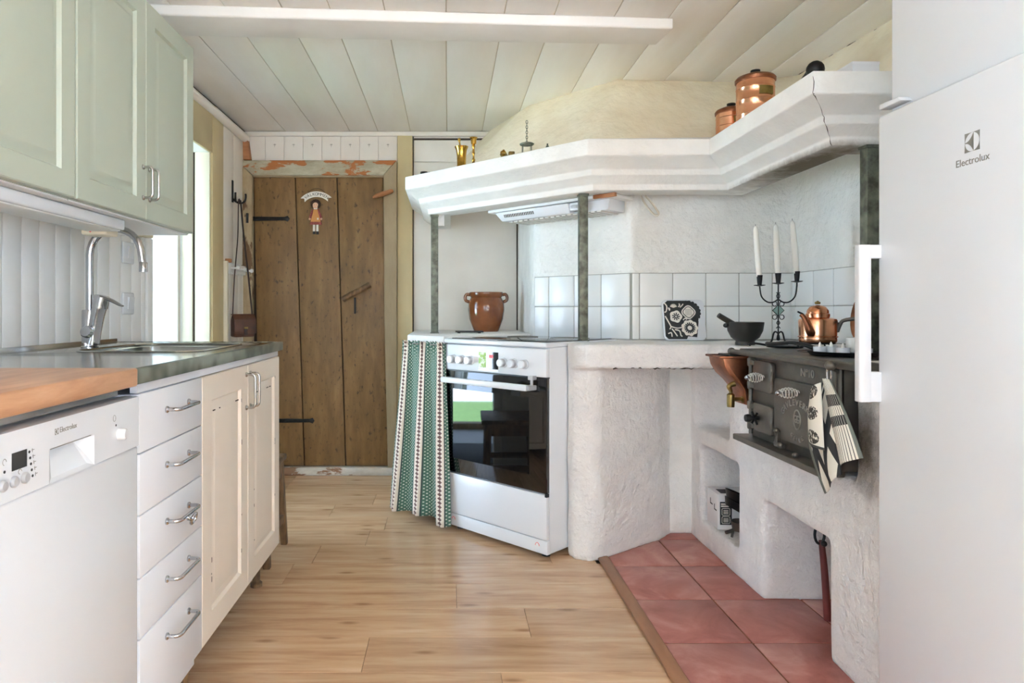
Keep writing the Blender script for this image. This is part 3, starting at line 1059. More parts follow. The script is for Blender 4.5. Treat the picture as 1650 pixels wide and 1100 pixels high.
rings = []
for d, z in prof:
    rings.append([(p.x, p.y, z) for p in offset_path(path, d)])
cm = MB()
n, m_ = len(prof), len(path)
cm.add([p for r_ in rings for p in r_], [(i * m_ + j, i * m_ + j + 1, ((i + 1) % n) * m_ + j + 1, ((i + 1) % n) * m_ + j) for i in range(n) for j in range(m_ - 1)])
cm.f += [tuple(i * m_ for i in range(n)), tuple(i * m_ + m_ - 1 for i in range(n - 1, -1, -1))]
cm.build('cornice', 'hood_plaster', hood, M=inv(hood), bevel=0.004, seg=2)
# closed underside and ledge on top
und = [tuple(p) for p in offset_path(path, -0.02)]
MB().prism(und + [(1.745, YB)], 1.70, 1.7185).build('ledge', 'plaster', hood, M=inv(hood))
# tan flue tapering to the ceiling
lv0 = [(-0.12, YB), (0.02, 3.78), (0.655, 3.00), (1.30, 2.97), (1.42, 2.86), (1.47, 2.3), (1.50, 1.63)]
lv1 = [(0.10, YB), (0.26, 3.74), (0.742, 3.13), (1.37, 3.14), (1.55, 3.02), (1.60, 2.4), (1.62, 1.63)]
lv2 = [(0.257, YB), (0.45, 3.67), (0.83, 3.27), (1.43, 3.31), (1.665, 3.21), (1.71, 2.6), (1.72, 1.63)]


def dense(ps, k=4):
    out = []
    for a, b_ in zip(ps[:-1], ps[1:]):
        for i in range(k):
            t = i / k
            out.append((a[0] + (b_[0] - a[0]) * t, a[1] + (b_[1] - a[1]) * t))
    return out + [ps[-1]]


G = []
for q in range(9):
    t = q / 8
    row = []
    for a, b_, c_ in zip(dense(lv0), dense(lv1), dense(lv2)):
        px = (1 - t) ** 2 * a[0] + 2 * t * (1 - t) * b_[0] + t * t * c_[0]
        py = (1 - t) ** 2 * a[1] + 2 * t * (1 - t) * b_[1] + t * t * c_[1]
        row.append((px, py, 1.775 + (CEIL + 0.01 - 1.775) * t))
    G.append(row)
MB().grid(G).build('flue', 'tan', hood, M=inv(hood), angle=0.9)
cb = dense(lv0, 1)
cb2 = [(p[0] - 0.02, p[1] - 0.015) for p in cb]
MB().grid([[(p[0], p[1], 1.715) for p in cb2], [(p[0], p[1], 1.772) for p in cb2], [(p[0], p[1], 1.785) for p in cb]]).build('flue_foot', 'plaster', hood, M=inv(hood))
# bracket at the wall end
MB().box(-0.06, -0.02, 3.60, 3.64, 1.47, 1.535).build('bracket', 'plaster', hood, M=inv(hood), bevel=0.004)

ck = MB()
rc_ = [Vector(r_[4]) for r_ in rings[1:8]]
cpts = []
for a, b_ in zip(rc_[:-1], rc_[1:]):
    for q in range(4):
        p_ = a.lerp(b_, q / 4)
        cpts.append(p_ + Vector((random.uniform(-0.003, 0.003), -0.0005, 0)))
ck.tube(cpts, [random.uniform(0.0002, 0.0013) for _ in cpts], 5)
ck.build('crack', 'dark_seam', hood, M=inv(hood))
ck = MB()
cpts = []
for a, b_ in zip(lv2[3:-1], lv2[4:]):
    for q in range(16):
        cpts.append((lerp_(a[0], b_[0], q / 16) - 0.004 + random.uniform(-0.004, 0.004), lerp_(a[1], b_[1], q / 16), CEIL - 0.001))
ck.tube(cpts, [max(0.0003, random.uniform(-0.002, 0.005)) for _ in cpts], 5)
ck.build('crack', 'dark_seam', hood, M=inv(hood))

# iron posts
for (px, py, z0, z1, s, lb) in ((-0.072, 3.60, 0.898, 1.529, 0.019, 'slim dark iron post beside the stoneware pot'),
                                (0.592, 2.955, 0.886, 1.529, 0.019, 'dark iron post at the oven corner under the hood'),
                                (1.305, 2.085, 0.886, 1.529, 0.019, 'dark iron post next to the refrigerator')):
    p = thing('iron_post', lb, 'post', (px, py, z0), 0, 'iron posts carrying the hood')
    MB().box(-s, s, -s, s, 0.004, z1 - z0 - 0.008).build('bar', 'iron_post', p, bevel=0.002)
    MB().box(-s - 0.003, s + 0.003, -s - 0.003, s + 0.003, z1 - z0 - 0.008, z1 - z0).build('top_plate', 'iron_post', p)
    MB().box(-s - 0.004, s + 0.004, -s - 0.004, s + 0.004, 0, 0.004).build('foot_plate', 'iron_post', p)

# ------------------------------------------------------------------ cooker (oven turned 45 degrees)
AO = math.atan2(-0.718, 0.696)
ov = thing('oven_cooker', 'white freestanding oven with black glass door standing at an angle', 'oven', (0.1915, 2.945, 0), AO)
WO = 0.30
MB().box(-WO, WO, 0.02, 0.53, 0.025, 0.868).build('body', 'appliance', ov, bevel=0.004)
MB().box(-WO, WO, -0.005, 0.53, 0.868, 0.888).build('hob_frame', 'appliance', ov, bevel=0.006, seg=3)
MB().box(-WO + 0.02, WO - 0.02, 0.03, 0.51, 0.888, 0.892).build('hob_glass', 'black_glass', ov, bevel=0.0015)
for hx, hy, hr in ((-0.14, 0.15, 0.09), (0.14, 0.15, 0.075), (-0.14, 0.38, 0.075), (0.14, 0.38, 0.09)):
    MB().tube([(hx + hr * math.cos(2 * PI * i / 28), hy + hr * math.sin(2 * PI * i / 28), 0.8922) for i in range(28)], 0.0012, 4, closed=True).build('burner_ring', 'grey_print', ov)
cpn = MB().box(-WO, WO, -0.003, 0.02, 0.747, 0.863).build('control_panel', 'appliance', ov, bevel=0.004)
for i, kx in enumerate((-0.235, -0.180, -0.125, 0.072, 0.130, 0.188)):
    kn = MB().lathe([(0.021, 0), (0.021, 0.006), (0.018, 0.008), (0.0175, 0.028), (0.016, 0.031), (0, 0.031)], 24, (kx, -0.003, 0.796), Matrix.Rotation(R(90), 3, 'X'))
    kn = kn.build('knob', 'appliance', ov)
    MB().lathe([(0.0178, 0.008), (0.0182, 0.010), (0.0182, 0.022), (0.0178, 0.024)], 24, (kx, -0.003, 0.796), Matrix.Rotation(R(90), 3, 'X')).build('knob_ring', 'grey_plastic', kn)
dsp = MB().box(-0.075, 0.040, -0.005, 0.0, 0.764, 0.838).build('display', 'black_glass', ov)
MB().box(-0.012, 0.012, -0.0055, -0.005, 0.812, 0.826).build('display_digits', 'red_led', dsp)
MB().box(-0.074, -0.030, -0.0055, -0.005, 0.768, 0.836).build('display_sticker', 'green_print', dsp)
MB().box(-0.075, 0.040, -0.0052, -0.004, 0.752, 0.763).build('display_strip', 'appliance', dsp)
dr = MB().box(-WO + 0.002, WO - 0.002, -0.002, 0.02, 0.275, 0.742).build('door', 'black_glass', ov, bevel=0.002)
MB().box(-WO + 0.06, WO - 0.09, -0.0026, -0.001, 0.34, 0.66).build('door_window', mat('window_glass_dark', (18, 18, 18), rough=0.03, spec=0.9), dr)
hn = MB().box(-0.27, 0.235, -0.055, -0.035, 0.690, 0.716).build('handle', 'appliance', ov, bevel=0.005, seg=3)
for hx in (-0.262, 0.228):
    MB().box(hx - 0.012, hx + 0.022, -0.052, -0.002, 0.693, 0.713).build('handle_mount', 'grey_plastic', hn, bevel=0.003)
MB().box(0.225, 0.25, -0.03, -0.002, 0.735, 0.752).build('child_lock', 'grey_plastic', ov, bevel=0.002)
MB().box(0.238, 0.25, -0.03, -0.024, 0.70, 0.74).build('child_lock', 'grey_plastic', ov, bevel=0.002)
MB().box(-WO, WO, 0.0, 0.02, 0.742, 0.747).build('vent_gap', 'black', ov)
MB().box(-WO + 0.001, WO - 0.001, -0.001, 0.02, 0.085, 0.268).build('drawer', 'appliance', ov, bevel=0.003)
MB().box(-WO, WO, 0.002, 0.03, 0.025, 0.081).build('plinth', 'appliance', ov, bevel=0.003)
MB().box(WO - 0.006, WO + 0.004, -0.006, 0.01, 0.262, 0.276).build('hinge_cover', 'black', ov)
for sx in (-0.24, 0.25):
    MB().tube([(sx + 0.010 * math.cos(a), 0.0012, 0.055 + 0.012 * math.sin(a)) for a in [PI * i / 8 for i in range(9)]], 0.0012, 5).build('level_mark', 'red_led', ov)
for sx in (-0.25, 0.25):
    for sy in (0.06, 0.48):
        MB().lathe([(0.018, 0), (0.018, 0.008), (0.010, 0.01), (0.010, 0.028)], 12, (sx, sy, 0)).build('foot', 'black', ov)

# ------------------------------------------------------------------ curtain
cur = thing('curtain', 'green dotted cotton curtain with cream stripes hanging beside the oven', 'curtain', (-0.12, 3.29, 0))
A_ = Vector((-0.213, 3.400)); B_ = Vector((0.000, 3.155))
A2 = Vector((-0.268, 3.432)); B2 = Vector((0.03, 3.115))
NU, NV = 96, 24
nrm_ = Vector((-0.718, -0.696))
G, UV = [], []
for j in range(NV + 1):
    t = j / NV
    row, uvr = [], []
    ztop, zbot = 0.868, 0.030
    for i in range(NU + 1):
        s = i / NU
        top = A_.lerp(B_, s)
        bot = A2.lerp(B2, s)
        p = top.lerp(bot, t ** 1.2)
        amp = 0.011 + 0.026 * t
        w = math.sin(s * 2 * PI * 2.5 + 0.25 * math.sin(3 * t)) * amp + math.sin(s * 2 * PI * 7.3 + 1.0 + 0.6 * t) * 0.22 * amp
        if t < 0.10:
            w += math.sin(s * 2 * PI * 19) * 0.006 * (1 - t / 0.10)
        p = p + nrm_ * (w + 0.016 + 0.010 * t)
        z = ztop + (zbot - ztop) * t + (0.006 * math.sin(s * 2 * PI * 19) if j == 0 else 0) - (0.008 * math.sin(s * 9) * t)
        row.append((p.x, p.y, max(0.006, z)))
        uvr.append((s * 0.46 + 0.0465, -t * 0.86))
    G.append(row)
    UV.append(uvr)
mb = MB()
mb.grid(G, UV)
mb.build('cloth', 'curtain', cur, M=inv(cur), thick=0.0015, angle=3)
MB().tube([(-0.213 - 0.006, 3.400 - 0.010, 0.856), (-0.005, 3.150, 0.856)], 0.004, 8).build('curtain_wire', 'steel', cur, M=inv(cur))

# ------------------------------------------------------------------ extractor fan under the hood
fan = thing('extractor_fan', 'white slide-out extractor fan with slotted front under the smoke hood', 'extractor fan', (0.525, 3.19, 1.445), AO)
MB().box(-0.40, 0.33, -0.060, 0.115, 0.070, 0.084).build('mounting_board', 'white_paint', fan, bevel=0.002)
MB().prism([(-0.035, 0.018), (0.105, 0.018), (0.105, 0.070), (-0.02, 0.070)], -0.28, 0.29, 'x').build('housing', 'appliance', fan, bevel=0.003)
vis = MB().hexa([(-0.30, -0.066, 0.018), (0.11, -0.066, 0.018), (0.11, -0.03, 0.018), (-0.30, -0.03, 0.018)],
                [(-0.33, -0.086, 0.060), (0.11, -0.086, 0.060), (0.11, -0.03, 0.066), (-0.33, -0.03, 0.066)])
vis = vis.build('visor', 'appliance', fan, bevel=0.003)
for i in range(18):
    x_ = -0.275 + i * 0.0105
    MB().hexa([(x_, -0.0748, 0.034), (x_ + 0.005, -0.0748, 0.034), (x_ + 0.005, -0.068, 0.034), (x_, -0.068, 0.034)],
              [(x_, -0.0818, 0.048), (x_ + 0.005, -0.0818, 0.048), (x_ + 0.005, -0.075, 0.048), (x_, -0.075, 0.048)]).build('vent_slot', 'dark_seam', vis, smooth=False)
MB().box(0.115, 0.165, -0.075, -0.03, 0.026, 0.062).build('control_box', 'appliance', fan, bevel=0.004)
MB().box(0.122, 0.158, -0.0765, -0.074, 0.036, 0.050).build('switch', 'grey_plastic', fan, bevel=0.0005)
for i in range(17):
    MB().box(-0.275 + i * 0.032, -0.254 + i * 0.032, -0.04, 0.10, 0.012, 0.018).build('filter_slat', 'filter', fan, smooth=False)
MB().box(0.24, 0.35, -0.075, -0.060, 0.066, 0.082).build('batten', 'terracotta_wood', fan)
cbl = [(0.86, 3.00, 1.53), (0.875, 2.985, 1.49), (0.905, 2.98, 1.45), (0.925, 2.98, 1.44), (0.93, 2.98, 1.455), (0.90, 2.985, 1.50), (0.875, 2.99, 1.53)]
tag(MB().tube(cbl, 0.0045, 8).build('cable', 'beige_hose'), 'looped white cable dangling under the hood by the fan', 'cable')

# ------------------------------------------------------------------ refrigerator
fr = thing('refrigerator', 'tall white refrigerator with a small freezer door on top', 'refrigerator', (1.0, 1.568, 0), R(-90))
MB().box(0.004, 0.592, 0.055, 0.66, 0.02, 1.95).build('body', 'appliance', fr, bevel=0.005)
ld = MB().box(0, 0.596, 0, 0.052, 0.06, 1.471).build('lower_door', 'appliance', fr, bevel=0.008, seg=3)
ud = MB().box(0, 0.596, 0.030, 0.060, 1.478, 1.95).build('freezer_door', 'appliance', fr, bevel=0.008, seg=3)
MB().box(0.01, 0.59, 0.03, 0.056, 1.471, 1.478).build('door_gap', 'appliance_dark', fr)
MB().box(0, 0.596, 0.06, 0.08, 0.015, 0.055).build('plinth', 'appliance_dark', fr)
hd = MB().prism([(-0.012, -0.046), (-0.004, -0.050), (0.012, -0.050), (0.016, -0.044), (0.016, -0.024), (-0.012, -0.024)], 0.808, 1.172).build('handle', 'appliance', ld, bevel=0.002)
for z, zh in ((0.808, 0.07), (1.14, 0.032)):
    MB().box(-0.010, 0.014, -0.025, 0.004, z, z + zh).build('handle_mount', 'appliance', ld, bevel=0.003)
MB().prism([(-0.002, 1.500), (-0.002, 1.486), (0.075, 1.486), (0.065, 1.497)], 0.004, 0.032, 'y').build('freezer_grip', 'appliance', ud, bevel=0.003)
# emblem and lettering on the lower door: lower-door plane y = 0
ex, ez = 0.2835, 1.342
lg = MB()
s2 = 0.0185
sq = [(-s2, -s2), (s2, -s2), (s2, s2), (-s2, s2)]
# square minus circle as four corner pieces
for q in range(4):
    a0 = q * PI / 2
    cx_, cz_ = s2 * math.copysign(1, math.cos(a0 + PI / 4)), s2 * math.copysign(1, math.sin(a0 + PI / 4))
    poly = [(cx_, cz_)] + [(0.0178 * math.cos(a0 + PI / 2 * (1 - i / 10)), 0.0178 * math.sin(a0 + PI / 2 * (1 - i / 10))) for i in range(11)]
    pts = [(ex + p[0], ez + p[1]) for p in poly]
    if q in (0, 2):
        pass
    lg.prism(pts, -0.0006, 0.0002, 'y')
# the swept tripod inside the circle
tri = [(-0.0178, 0.0008)]
tri += [(0.002 - 0.0195 * (1 - math.sin(PI / 2 * i / 8)) if False else -0.0178 + 0.0205 * (i / 8), 0.001 + 0.0150 * (i / 8) ** 2.4) for i in range(1, 9)]
tri += [(0.0035, 0.0170), (0.0035, -0.0170)]
tri += [(-0.0178 + 0.0205 * (i / 8), -0.001 - 0.0150 * (i / 8) ** 2.4) for i in range(8, 0, -1)]
tri += [(-0.0178, -0.0008)]
lg.prism([(ex + p[0], ez + p[1]) for p in tri], -0.0006, 0.0002, 'y')
lg.build('emblem', 'grey_print', ld, smooth=False)
tx = MB()
text_into(tx, 'Electrolux', 0.020, Matrix.Translation((ex, -0.0004, 1.306)) @ UPRIGHT, 0.0006, 0.082)
tx.build('lettering', 'grey_print', ld, smooth=False)

# ------------------------------------------------------------------ cabinet helpers
def routed_door(w, h, t, margin, lip=0.012, depth=0.006):
    """slab front with a routed raised panel; local x 0..w, z 0..h, front at y=0 facing -y"""
    mb = MB()

    def ring(m, y, rad=0.0):
        return [(m, y, m), (w - m, y, m), (w - m, y, h - m), (m, y, h - m)]
    rr = [ring(0, t), ring(0, 0.003), ring(0.003, 0), ring(margin, 0), ring(margin + 0.006, depth), ring(margin + 0.022, depth * 0.9), ring(margin + 0.032, 0.0025), ring(margin + 0.036, 0.002)]
    vs = [p for r_ in rr for p in r_]
    fs = [(3, 2, 1, 0)]
    for i in range(len(rr) - 1):
        for q in range(4):
            s = (q + 1) % 4
            fs.append((i * 4 + q, i * 4 + s, (i + 1) * 4 + s, (i + 1) * 4 + q))
    k = (len(rr) - 1) * 4
    fs.append((k, k + 1, k + 2, k + 3))
    return mb.add(vs, fs)


def bow_handle(length, vertical, proj=0.030, r=0.0045):
    """steel bow handle centred on the origin, standing off -y"""
    h = length / 2
    pts = [(-h, 0, 0), (-h, -proj * 0.6, 0)]
    pts += [(-h + 0.012 * (1 - math.cos(a)), -proj * 0.6 - 0.012 * math.sin(a), 0) for a in (R(30), R(60), R(90))]
    pts += [(h - 0.012 * (1 - math.cos(a)), -proj * 0.6 - 0.012 * math.sin(a), 0) for a in (R(90), R(60), R(30))]
    pts += [(h, -proj * 0.6, 0), (h, 0, 0)]
    if vertical:
        pts = [(p[2], p[1], p[0]) for p in pts]
    mb = MB().tube(pts, r, 10)
    for p in (pts[0], pts[-1]):
        mb.lathe([(0.008, 0), (0.008, 0.003), (0.005, 0.006)], 12, p, Matrix.Rotation(R(90), 3, 'X'))
    return mb


R90 = R(90)
FX = -0.64      # plane of the lower fronts

# ------------------------------------------------------------------ upper cabinets
def upper_cabinet(label, y0, dw, front_h, with_handle):
    c = thing('wall_cabinet', label, 'cabinet', (-0.953, y0, 1.305), R90, 'sage wall cabinets')
    MB().box(0, 2 * dw, 0.020, 0.325, 0.0, front_h).build('body', 'sage', c, bevel=0.001)
    MB().box(0.002, 2 * dw - 0.002, 0.022, 0.32, -0.004, 0.0).build('underside', 'white_paint', c)
    for k in range(2):
        Md = Matrix.Translation((k * dw + 0.0015, 0, 0.002))
        d = routed_door(dw - 0.003, front_h - 0.004, 0.019, 0.062, depth=0.010).build('door', 'sage', c, M=Md, bevel=0.0)
        hx = dw - 0.022 if k == 0 else dw + 0.022
        if with_handle:
            bow_handle(0.096, True).build('handle', 'steel_handle', d, M=Matrix.Translation((hx, 0, 0.115)))
    return c


upper_cabinet('two-door sage green wall cabinet hanging above the kitchen tap', 1.728, 0.397, 0.698, True)
upper_cabinet('sage green wall cabinet nearest the viewer, cut by the picture edge', 0.930, 0.397, 0.698, True)
lamp = thing('under_cabinet_lamp', 'long white lamp housing fixed under the sage wall cabinets', 'lamp', (-1.0, 1.0, 1.263))
MB().box(-0.12, 0.0, 0.0, 1.085, 0.004, 0.037).build('housing', 'appliance', lamp, bevel=0.006, seg=3)
MB().box(-0.11, -0.01, 0.01, 1.075, 0.0, 0.006).build('diffuser', 'frost', lamp, bevel=0.002)
sm = thing('sensor_switch', 'small cream sensor switch with a red dot under the wall cabinets', 'switch', (-1.10, 2.10, 1.253))
MB().box(-0.03, 0.05, -0.03, 0.045, 0.0, 0.030).build('case', 'pale_cream', sm, bevel=0.006, seg=3)
MB().sphere((0.0, -0.031, 0.010), 0.003, 8).build('red_light', 'red_led', sm)

# ------------------------------------------------------------------ base units
YDW0, YDR0, YCR0, YEND = 0.792, 1.396, 1.752, 2.553
# cupboard, cream doors
cc = thing('base_cabinet', 'base cabinet with two cream panelled doors under the sink', 'cabinet', (FX, YCR0, 0), R90)
wd = (YEND - YCR0) / 2
MB().box(0, 0.016, 0.021, 0.60, 0.13, 0.868).box(2 * wd - 0.016, 2 * wd, 0.021, 0.60, 0.13, 0.868).box(0.016, 2 * wd - 0.016, 0.021, 0.60, 0.13, 0.146).box(0.016, 2 * wd - 0.016, 0.59, 0.60, 0.146, 0.7).build('body', 'laminate_white', cc)
MB().box(0, 2 * wd, 0.005, 0.02, 0.848, 0.868).build('top_rail', 'laminate_white', cc, bevel=0.001)
for k in range(2):
    Md = Matrix.Translation((k * wd + 0.0015, 0, 0.138))
    d = routed_door(wd - 0.003, 0.708, 0.019, 0.068, depth=0.009).build('door', 'cream_door', cc, M=Md)
    bow_handle(0.105, True).build('handle', 'steel_handle', d, M=Matrix.Translation((wd - 0.022 if k == 0 else wd + 0.022, 0, 0.765)))
    # chips in the paint along the routing
    ch = MB()
    for q in range(7):
        cx_ = k * wd + random.choice([0.068, wd - 0.068]) + random.uniform(-0.002, 0.002)
        cz_ = random.uniform(0.24, 0.78)
        ch.box(cx_, cx_ + 0.0035, -0.0004, 0.002, cz_, cz_ + random.uniform(0.004, 0.016))
    for q in range(5):
        cx_ = k * wd + random.uniform(0.08, wd - 0.1)
        ch.box(cx_, cx_ + random.uniform(0.006, 0.02), 0.0018, 0.004, 0.745, 0.748)
    ch.build('paint_chip', 'dark_seam', d, smooth=False)
for lx in (0.05, 2 * wd - 0.06):
    MB().lathe([(0.022, 0), (0.022, 0.012), (0.014, 0.02), (0.014, 0.13)], 12, (lx, 0.07, 0)).build('foot', 'old_wood', cc)
for lx in (0.05, 2 * wd - 0.06):
    MB().lathe([(0.022, 0), (0.022, 0.012), (0.014, 0.02), (0.014, 0.13)], 12, (lx, 0.52, 0)).build('foot', 'old_wood', cc)

# drawers
dc = thing('drawer_cabinet', 'white base cabinet with five drawers between dishwasher and cream cupboard', 'cabinet', (FX, YDR0, 0), R90)
wdr = YCR0 - YDR0
MB().box(0, wdr, 0.021, 0.60, 0.10, 0.845).build('body', 'laminate_white', dc)
MB().box(0, wdr, 0.005, 0.02, 0.848, 0.868).build('top_rail', 'laminate_white', dc)
MB().box(0, wdr, 0.05, 0.07, 0.0, 0.10).build('plinth', 'old_wood', dc)
zs = [0.847, 0.722, 0.593, 0.462, 0.335, 0.138]
for i in range(5):
    d = MB().box(0.0015, wdr - 0.0015, 0, 0.019, zs[i + 1] + 0.0015, zs[i] - 0.0015).build('drawer', 'laminate_white', dc, bevel=0.0012)
    hz = zs[i] - 0.052 if i < 4 else zs[i] - 0.055
    bow_handle(0.128, False).build('handle', 'chrome', d, M=Matrix.Translation((wdr / 2 + 0.02, 0, hz)))
opener = MB().tube([(wdr / 2 + 0.03 + 0.014 * math.cos(a), -0.034 - 0.004 * math.sin(a), zs[2] - 0.068 + 0.012 * math.sin(a)) for a in [2 * PI * i / 20 for i in range(20)]], 0.0035, 8, closed=True)
opener.tube([(wdr / 2 + 0.016, -0.034, zs[2] - 0.066), (wdr / 2 - 0.005, -0.034, zs[2] - 0.058)], 0.004, 8)
op_o = opener.build('bottle_opener', 'chrome', None, M=Matrix.Translation((FX, YDR0, 0)) @ Matrix.Rotation(R90, 4, 'Z'))
tag(op_o, 'small chrome ring opener hanging on the third drawer handle', 'opener')

# dishwasher
dw = thing('dishwasher', 'white dishwasher with control panel under the wooden worktop', 'dishwasher', (FX, YDW0, 0), R90)
WD = 0.60
MB().box(0, WD, 0.03, 0.58, 0.06, 0.842).build('body', 'appliance', dw, bevel=0.002)
MB().box(0.002, WD - 0.002, 0.0, 0.032, 0.10, 0.742).build('door', 'appliance', dw, bevel=0.006, seg=3)
MB().box(0, WD, 0.06, 0.08, 0.0, 0.10).build('plinth', 'appliance_dark', dw)
# control panel with recessed grip (x 0.28..0.42)
gx0, gx1, gz0, gz1 = 0.278, 0.415, 0.744, 0.798
pz0, pz1 = 0.744, 0.844
pn = MB()
xs4 = [0.002, gx0, gx1, WD - 0.012]
zs4 = [pz0, gz1, pz1]


def qd(mb, a, b_, c_, d_):
    mb.add([a, b_, c_, d_], [(0, 1, 2, 3)])


yf = -0.006
for i in range(3):
    for j in range(2):
        if i == 1 and j == 0:
            continue
        qd(pn, (xs4[i], yf, zs4[j]), (xs4[i + 1], yf, zs4[j]), (xs4[i + 1], yf, zs4[j + 1]), (xs4[i], yf, zs4[j + 1]))
# sloping pocket
A1, A2_, A3, A4 = (gx0, yf, gz1), (gx1, yf, gz1), (gx1, yf, gz0), (gx0, yf, gz0)
B1, B2_, B3, B4 = (gx0 + 0.03, 0.022, gz1), (gx1 - 0.03, 0.022, gz1), (gx1 - 0.015, 0.0, gz0 + 0.006), (gx0 + 0.015, 0.0, gz0 + 0.006)
qd(pn, A1, B1, B4, A4)
qd(pn, B1, B2_, B3, B4)
qd(pn, B2_, A2_, A3, B3)
qd(pn, A4, B4, B3, A3)
qd(pn, A1, A2_, B2_, B1)
qd(pn, (0.002, yf, pz1), (WD - 0.012, yf, pz1), (WD - 0.012, 0.03, pz1), (0.002, 0.03, pz1))
qd(pn, (0.002, yf, pz0), (0.002, 0.03, pz0), (WD - 0.012, 0.03, pz0), (WD - 0.012, yf, pz0))
qd(pn, (WD - 0.012, yf, pz0), (WD - 0.012, 0.03, pz0), (WD - 0.012, 0.03, pz1), (WD - 0.012, yf, pz1))
qd(pn, (0.002, yf, pz0), (0.002, yf, pz1), (0.002, 0.03, pz1), (0.002, 0.03, pz0))
cpo = pn.build('control_panel', 'appliance', dw, smooth=False)
MB().box(WD - 0.010, WD, 0.002, 0.03, 0.744, 0.844).build('side_strip', 'appliance', dw, bevel=0.002)
MB().box(gx0 + 0.002, gx1 - 0.012, yf - 0.0004, yf + 0.002, gz1, gz1 + 0.0015).build('grip_edge', 'grey_print', cpo)
MB().box(0.186, 0.221, yf - 0.0006, yf + 0.002, 0.786, 0.812).build('display', 'black_glass', cpo)
for bx in (0.165, 0.190, 0.215):
    MB().lathe([(0.0085, 0), (0.0085, 0.003), (0.0065, 0.0055), (0, 0.006)], 20, (bx, yf, 0.770), Matrix.Rotation(R(90), 3, 'X')).build('button', 'grey_plastic', cpo)
MB().lathe([(0.011, 0), (0.0105, 0.012), (0.008, 0.015), (0, 0.0155)], 20, (0.505, yf, 0.782), Matrix.Rotation(R(90), 3, 'X')).build('power_button', 'appliance', cpo)
leds = MB()
for q in range(5):
    leds.lathe([(0.0022, 0), (0.0022, 0.0006), (0, 0.0007)], 10, (0.227 + 0.002 * q, yf, 0.806 - 0.0095 * q), Matrix.Rotation(R(90), 3, 'X'))
leds.lathe([(0.0022, 0), (0.0022, 0.0006), (0, 0.0007)], 10, (0.170, yf, 0.789), Matrix.Rotation(R(90), 3, 'X'))
leds.lathe([(0.0022, 0), (0.0022, 0.0006), (0, 0.0007)], 10, (0.493, yf, 0.801), Matrix.Rotation(R(90), 3, 'X'))
leds.build('indicator_dot', 'charcoal', cpo)
tx = MB()
text_into(tx, 'Electrolux', 0.0125, Matrix.Translation((0.332, yf - 0.0003, 0.8245)) @ UPRIGHT, 0.0005, 0.050)
tx.build('lettering', 'grey_print', cpo, smooth=False)
em = MB()
for q in range(4):
    a0 = q * PI / 2
    s_ = 0.005
    cx_, cz_ = s_ * math.copysign(1, math.cos(a0 + PI / 4)), s_ * math.copysign(1, math.sin(a0 + PI / 4))
    em.prism([(0.2985 + cx_, 0.824 + cz_)] + [(0.2985 + 0.0047 * math.cos(a0 + PI / 2 * (1 - i / 5)), 0.824 + 0.0047 * math.sin(a0 + PI / 2 * (1 - i / 5))) for i in range(6)], yf - 0.0005, yf + 0.0005, 'y')
em.prism([(0.2945, 0.824), (0.2995, 0.828), (0.2995, 0.820)], yf - 0.0005, yf + 0.0005, 'y')
em.build('emblem', 'grey_print', cpo, smooth=False)
ic = MB()
ic.tube([(0.487 + 0.005 * math.cos(2 * PI * i / 16), yf - 0.0002, 0.815 + 0.006 * math.sin(2 * PI * i / 16)) for i in range(16)], 0.0005, 4, closed=True)
for q in range(5):
    ic.box(0.233 + 0.002 * q, 0.2395 + 0.002 * q, yf - 0.0003, yf, 0.807 - 0.0095 * q, 0.808 - 0.0095 * q)
    ic.box(0.234 + 0.002 * q, 0.235 + 0.002 * q, yf - 0.0003, yf, 0.804 - 0.0095 * q, 0.810 - 0.0095 * q)
ic.tube([(0.205 + 0.004 * math.cos(2 * PI * i / 14), yf - 0.0002, 0.7815 + 0.0035 * math.sin(2 * PI * i / 14)) for i in range(11)], 0.0005, 4)
ic.tube([(0.170 + 0.004 * math.cos(2 * PI * i / 14), yf - 0.0002, 0.803 + 0.0045 * math.sin(2 * PI * i / 14)) for i in range(11)], 0.0005, 4)
ic.build('symbol', 'grey_print', cpo, smooth=False)

# ------------------------------------------------------------------ worktops
ww = MB().box(-1.265, -0.622, 0.55, 1.352, 0.868, 0.905)
wwt = thing('wooden_worktop', 'oiled wooden worktop above the dishwasher', 'worktop', (-0.95, 0.95, 0.868))
ww.build('top', 'worktop_wood', wwt, M=inv(wwt), bevel=0.005, seg=3)
MB().box(-1.25, -0.66, 0.55, 1.345, 0.850, 0.868).build('steel_support', 'steel', wwt, M=inv(wwt))

st = thing('sink_worktop', 'stainless steel sink top with bowl and dark patterned front edge', 'sink', (-0.95, 1.95, 0.868))
ZT = 0.902
top = MB()
bowl = rrect(-1.09, -0.72, 1.93, 2.40, 0.07, 6)
bowl_in = rrect(-1.075, -0.735, 1.945, 2.385, 0.06, 6)
bowl_b = rrect(-1.05, -0.76, 1.97, 2.36, 0.05, 6)
n = len(bowl)
# rim surface from outer rectangle to bowl edge: match outer points by direction
outer = []
for p in bowl:
    cx_, cy_ = -0.905, 2.165
    dx, dy = p[0] - cx_, p[1] - cy_
    X0, X1, Y0, Y1 = -1.262, -0.632, 1.76, 2.553
    t = min((X1 - cx_) / dx if dx > 1e-9 else ((X0 - cx_) / dx if dx < -1e-9 else 1e9), (Y1 - cy_) / dy if dy > 1e-9 else ((Y0 - cy_) / dy if dy < -1e-9 else 1e9))
    outer.append((cx_ + dx * t, cy_ + dy * t))
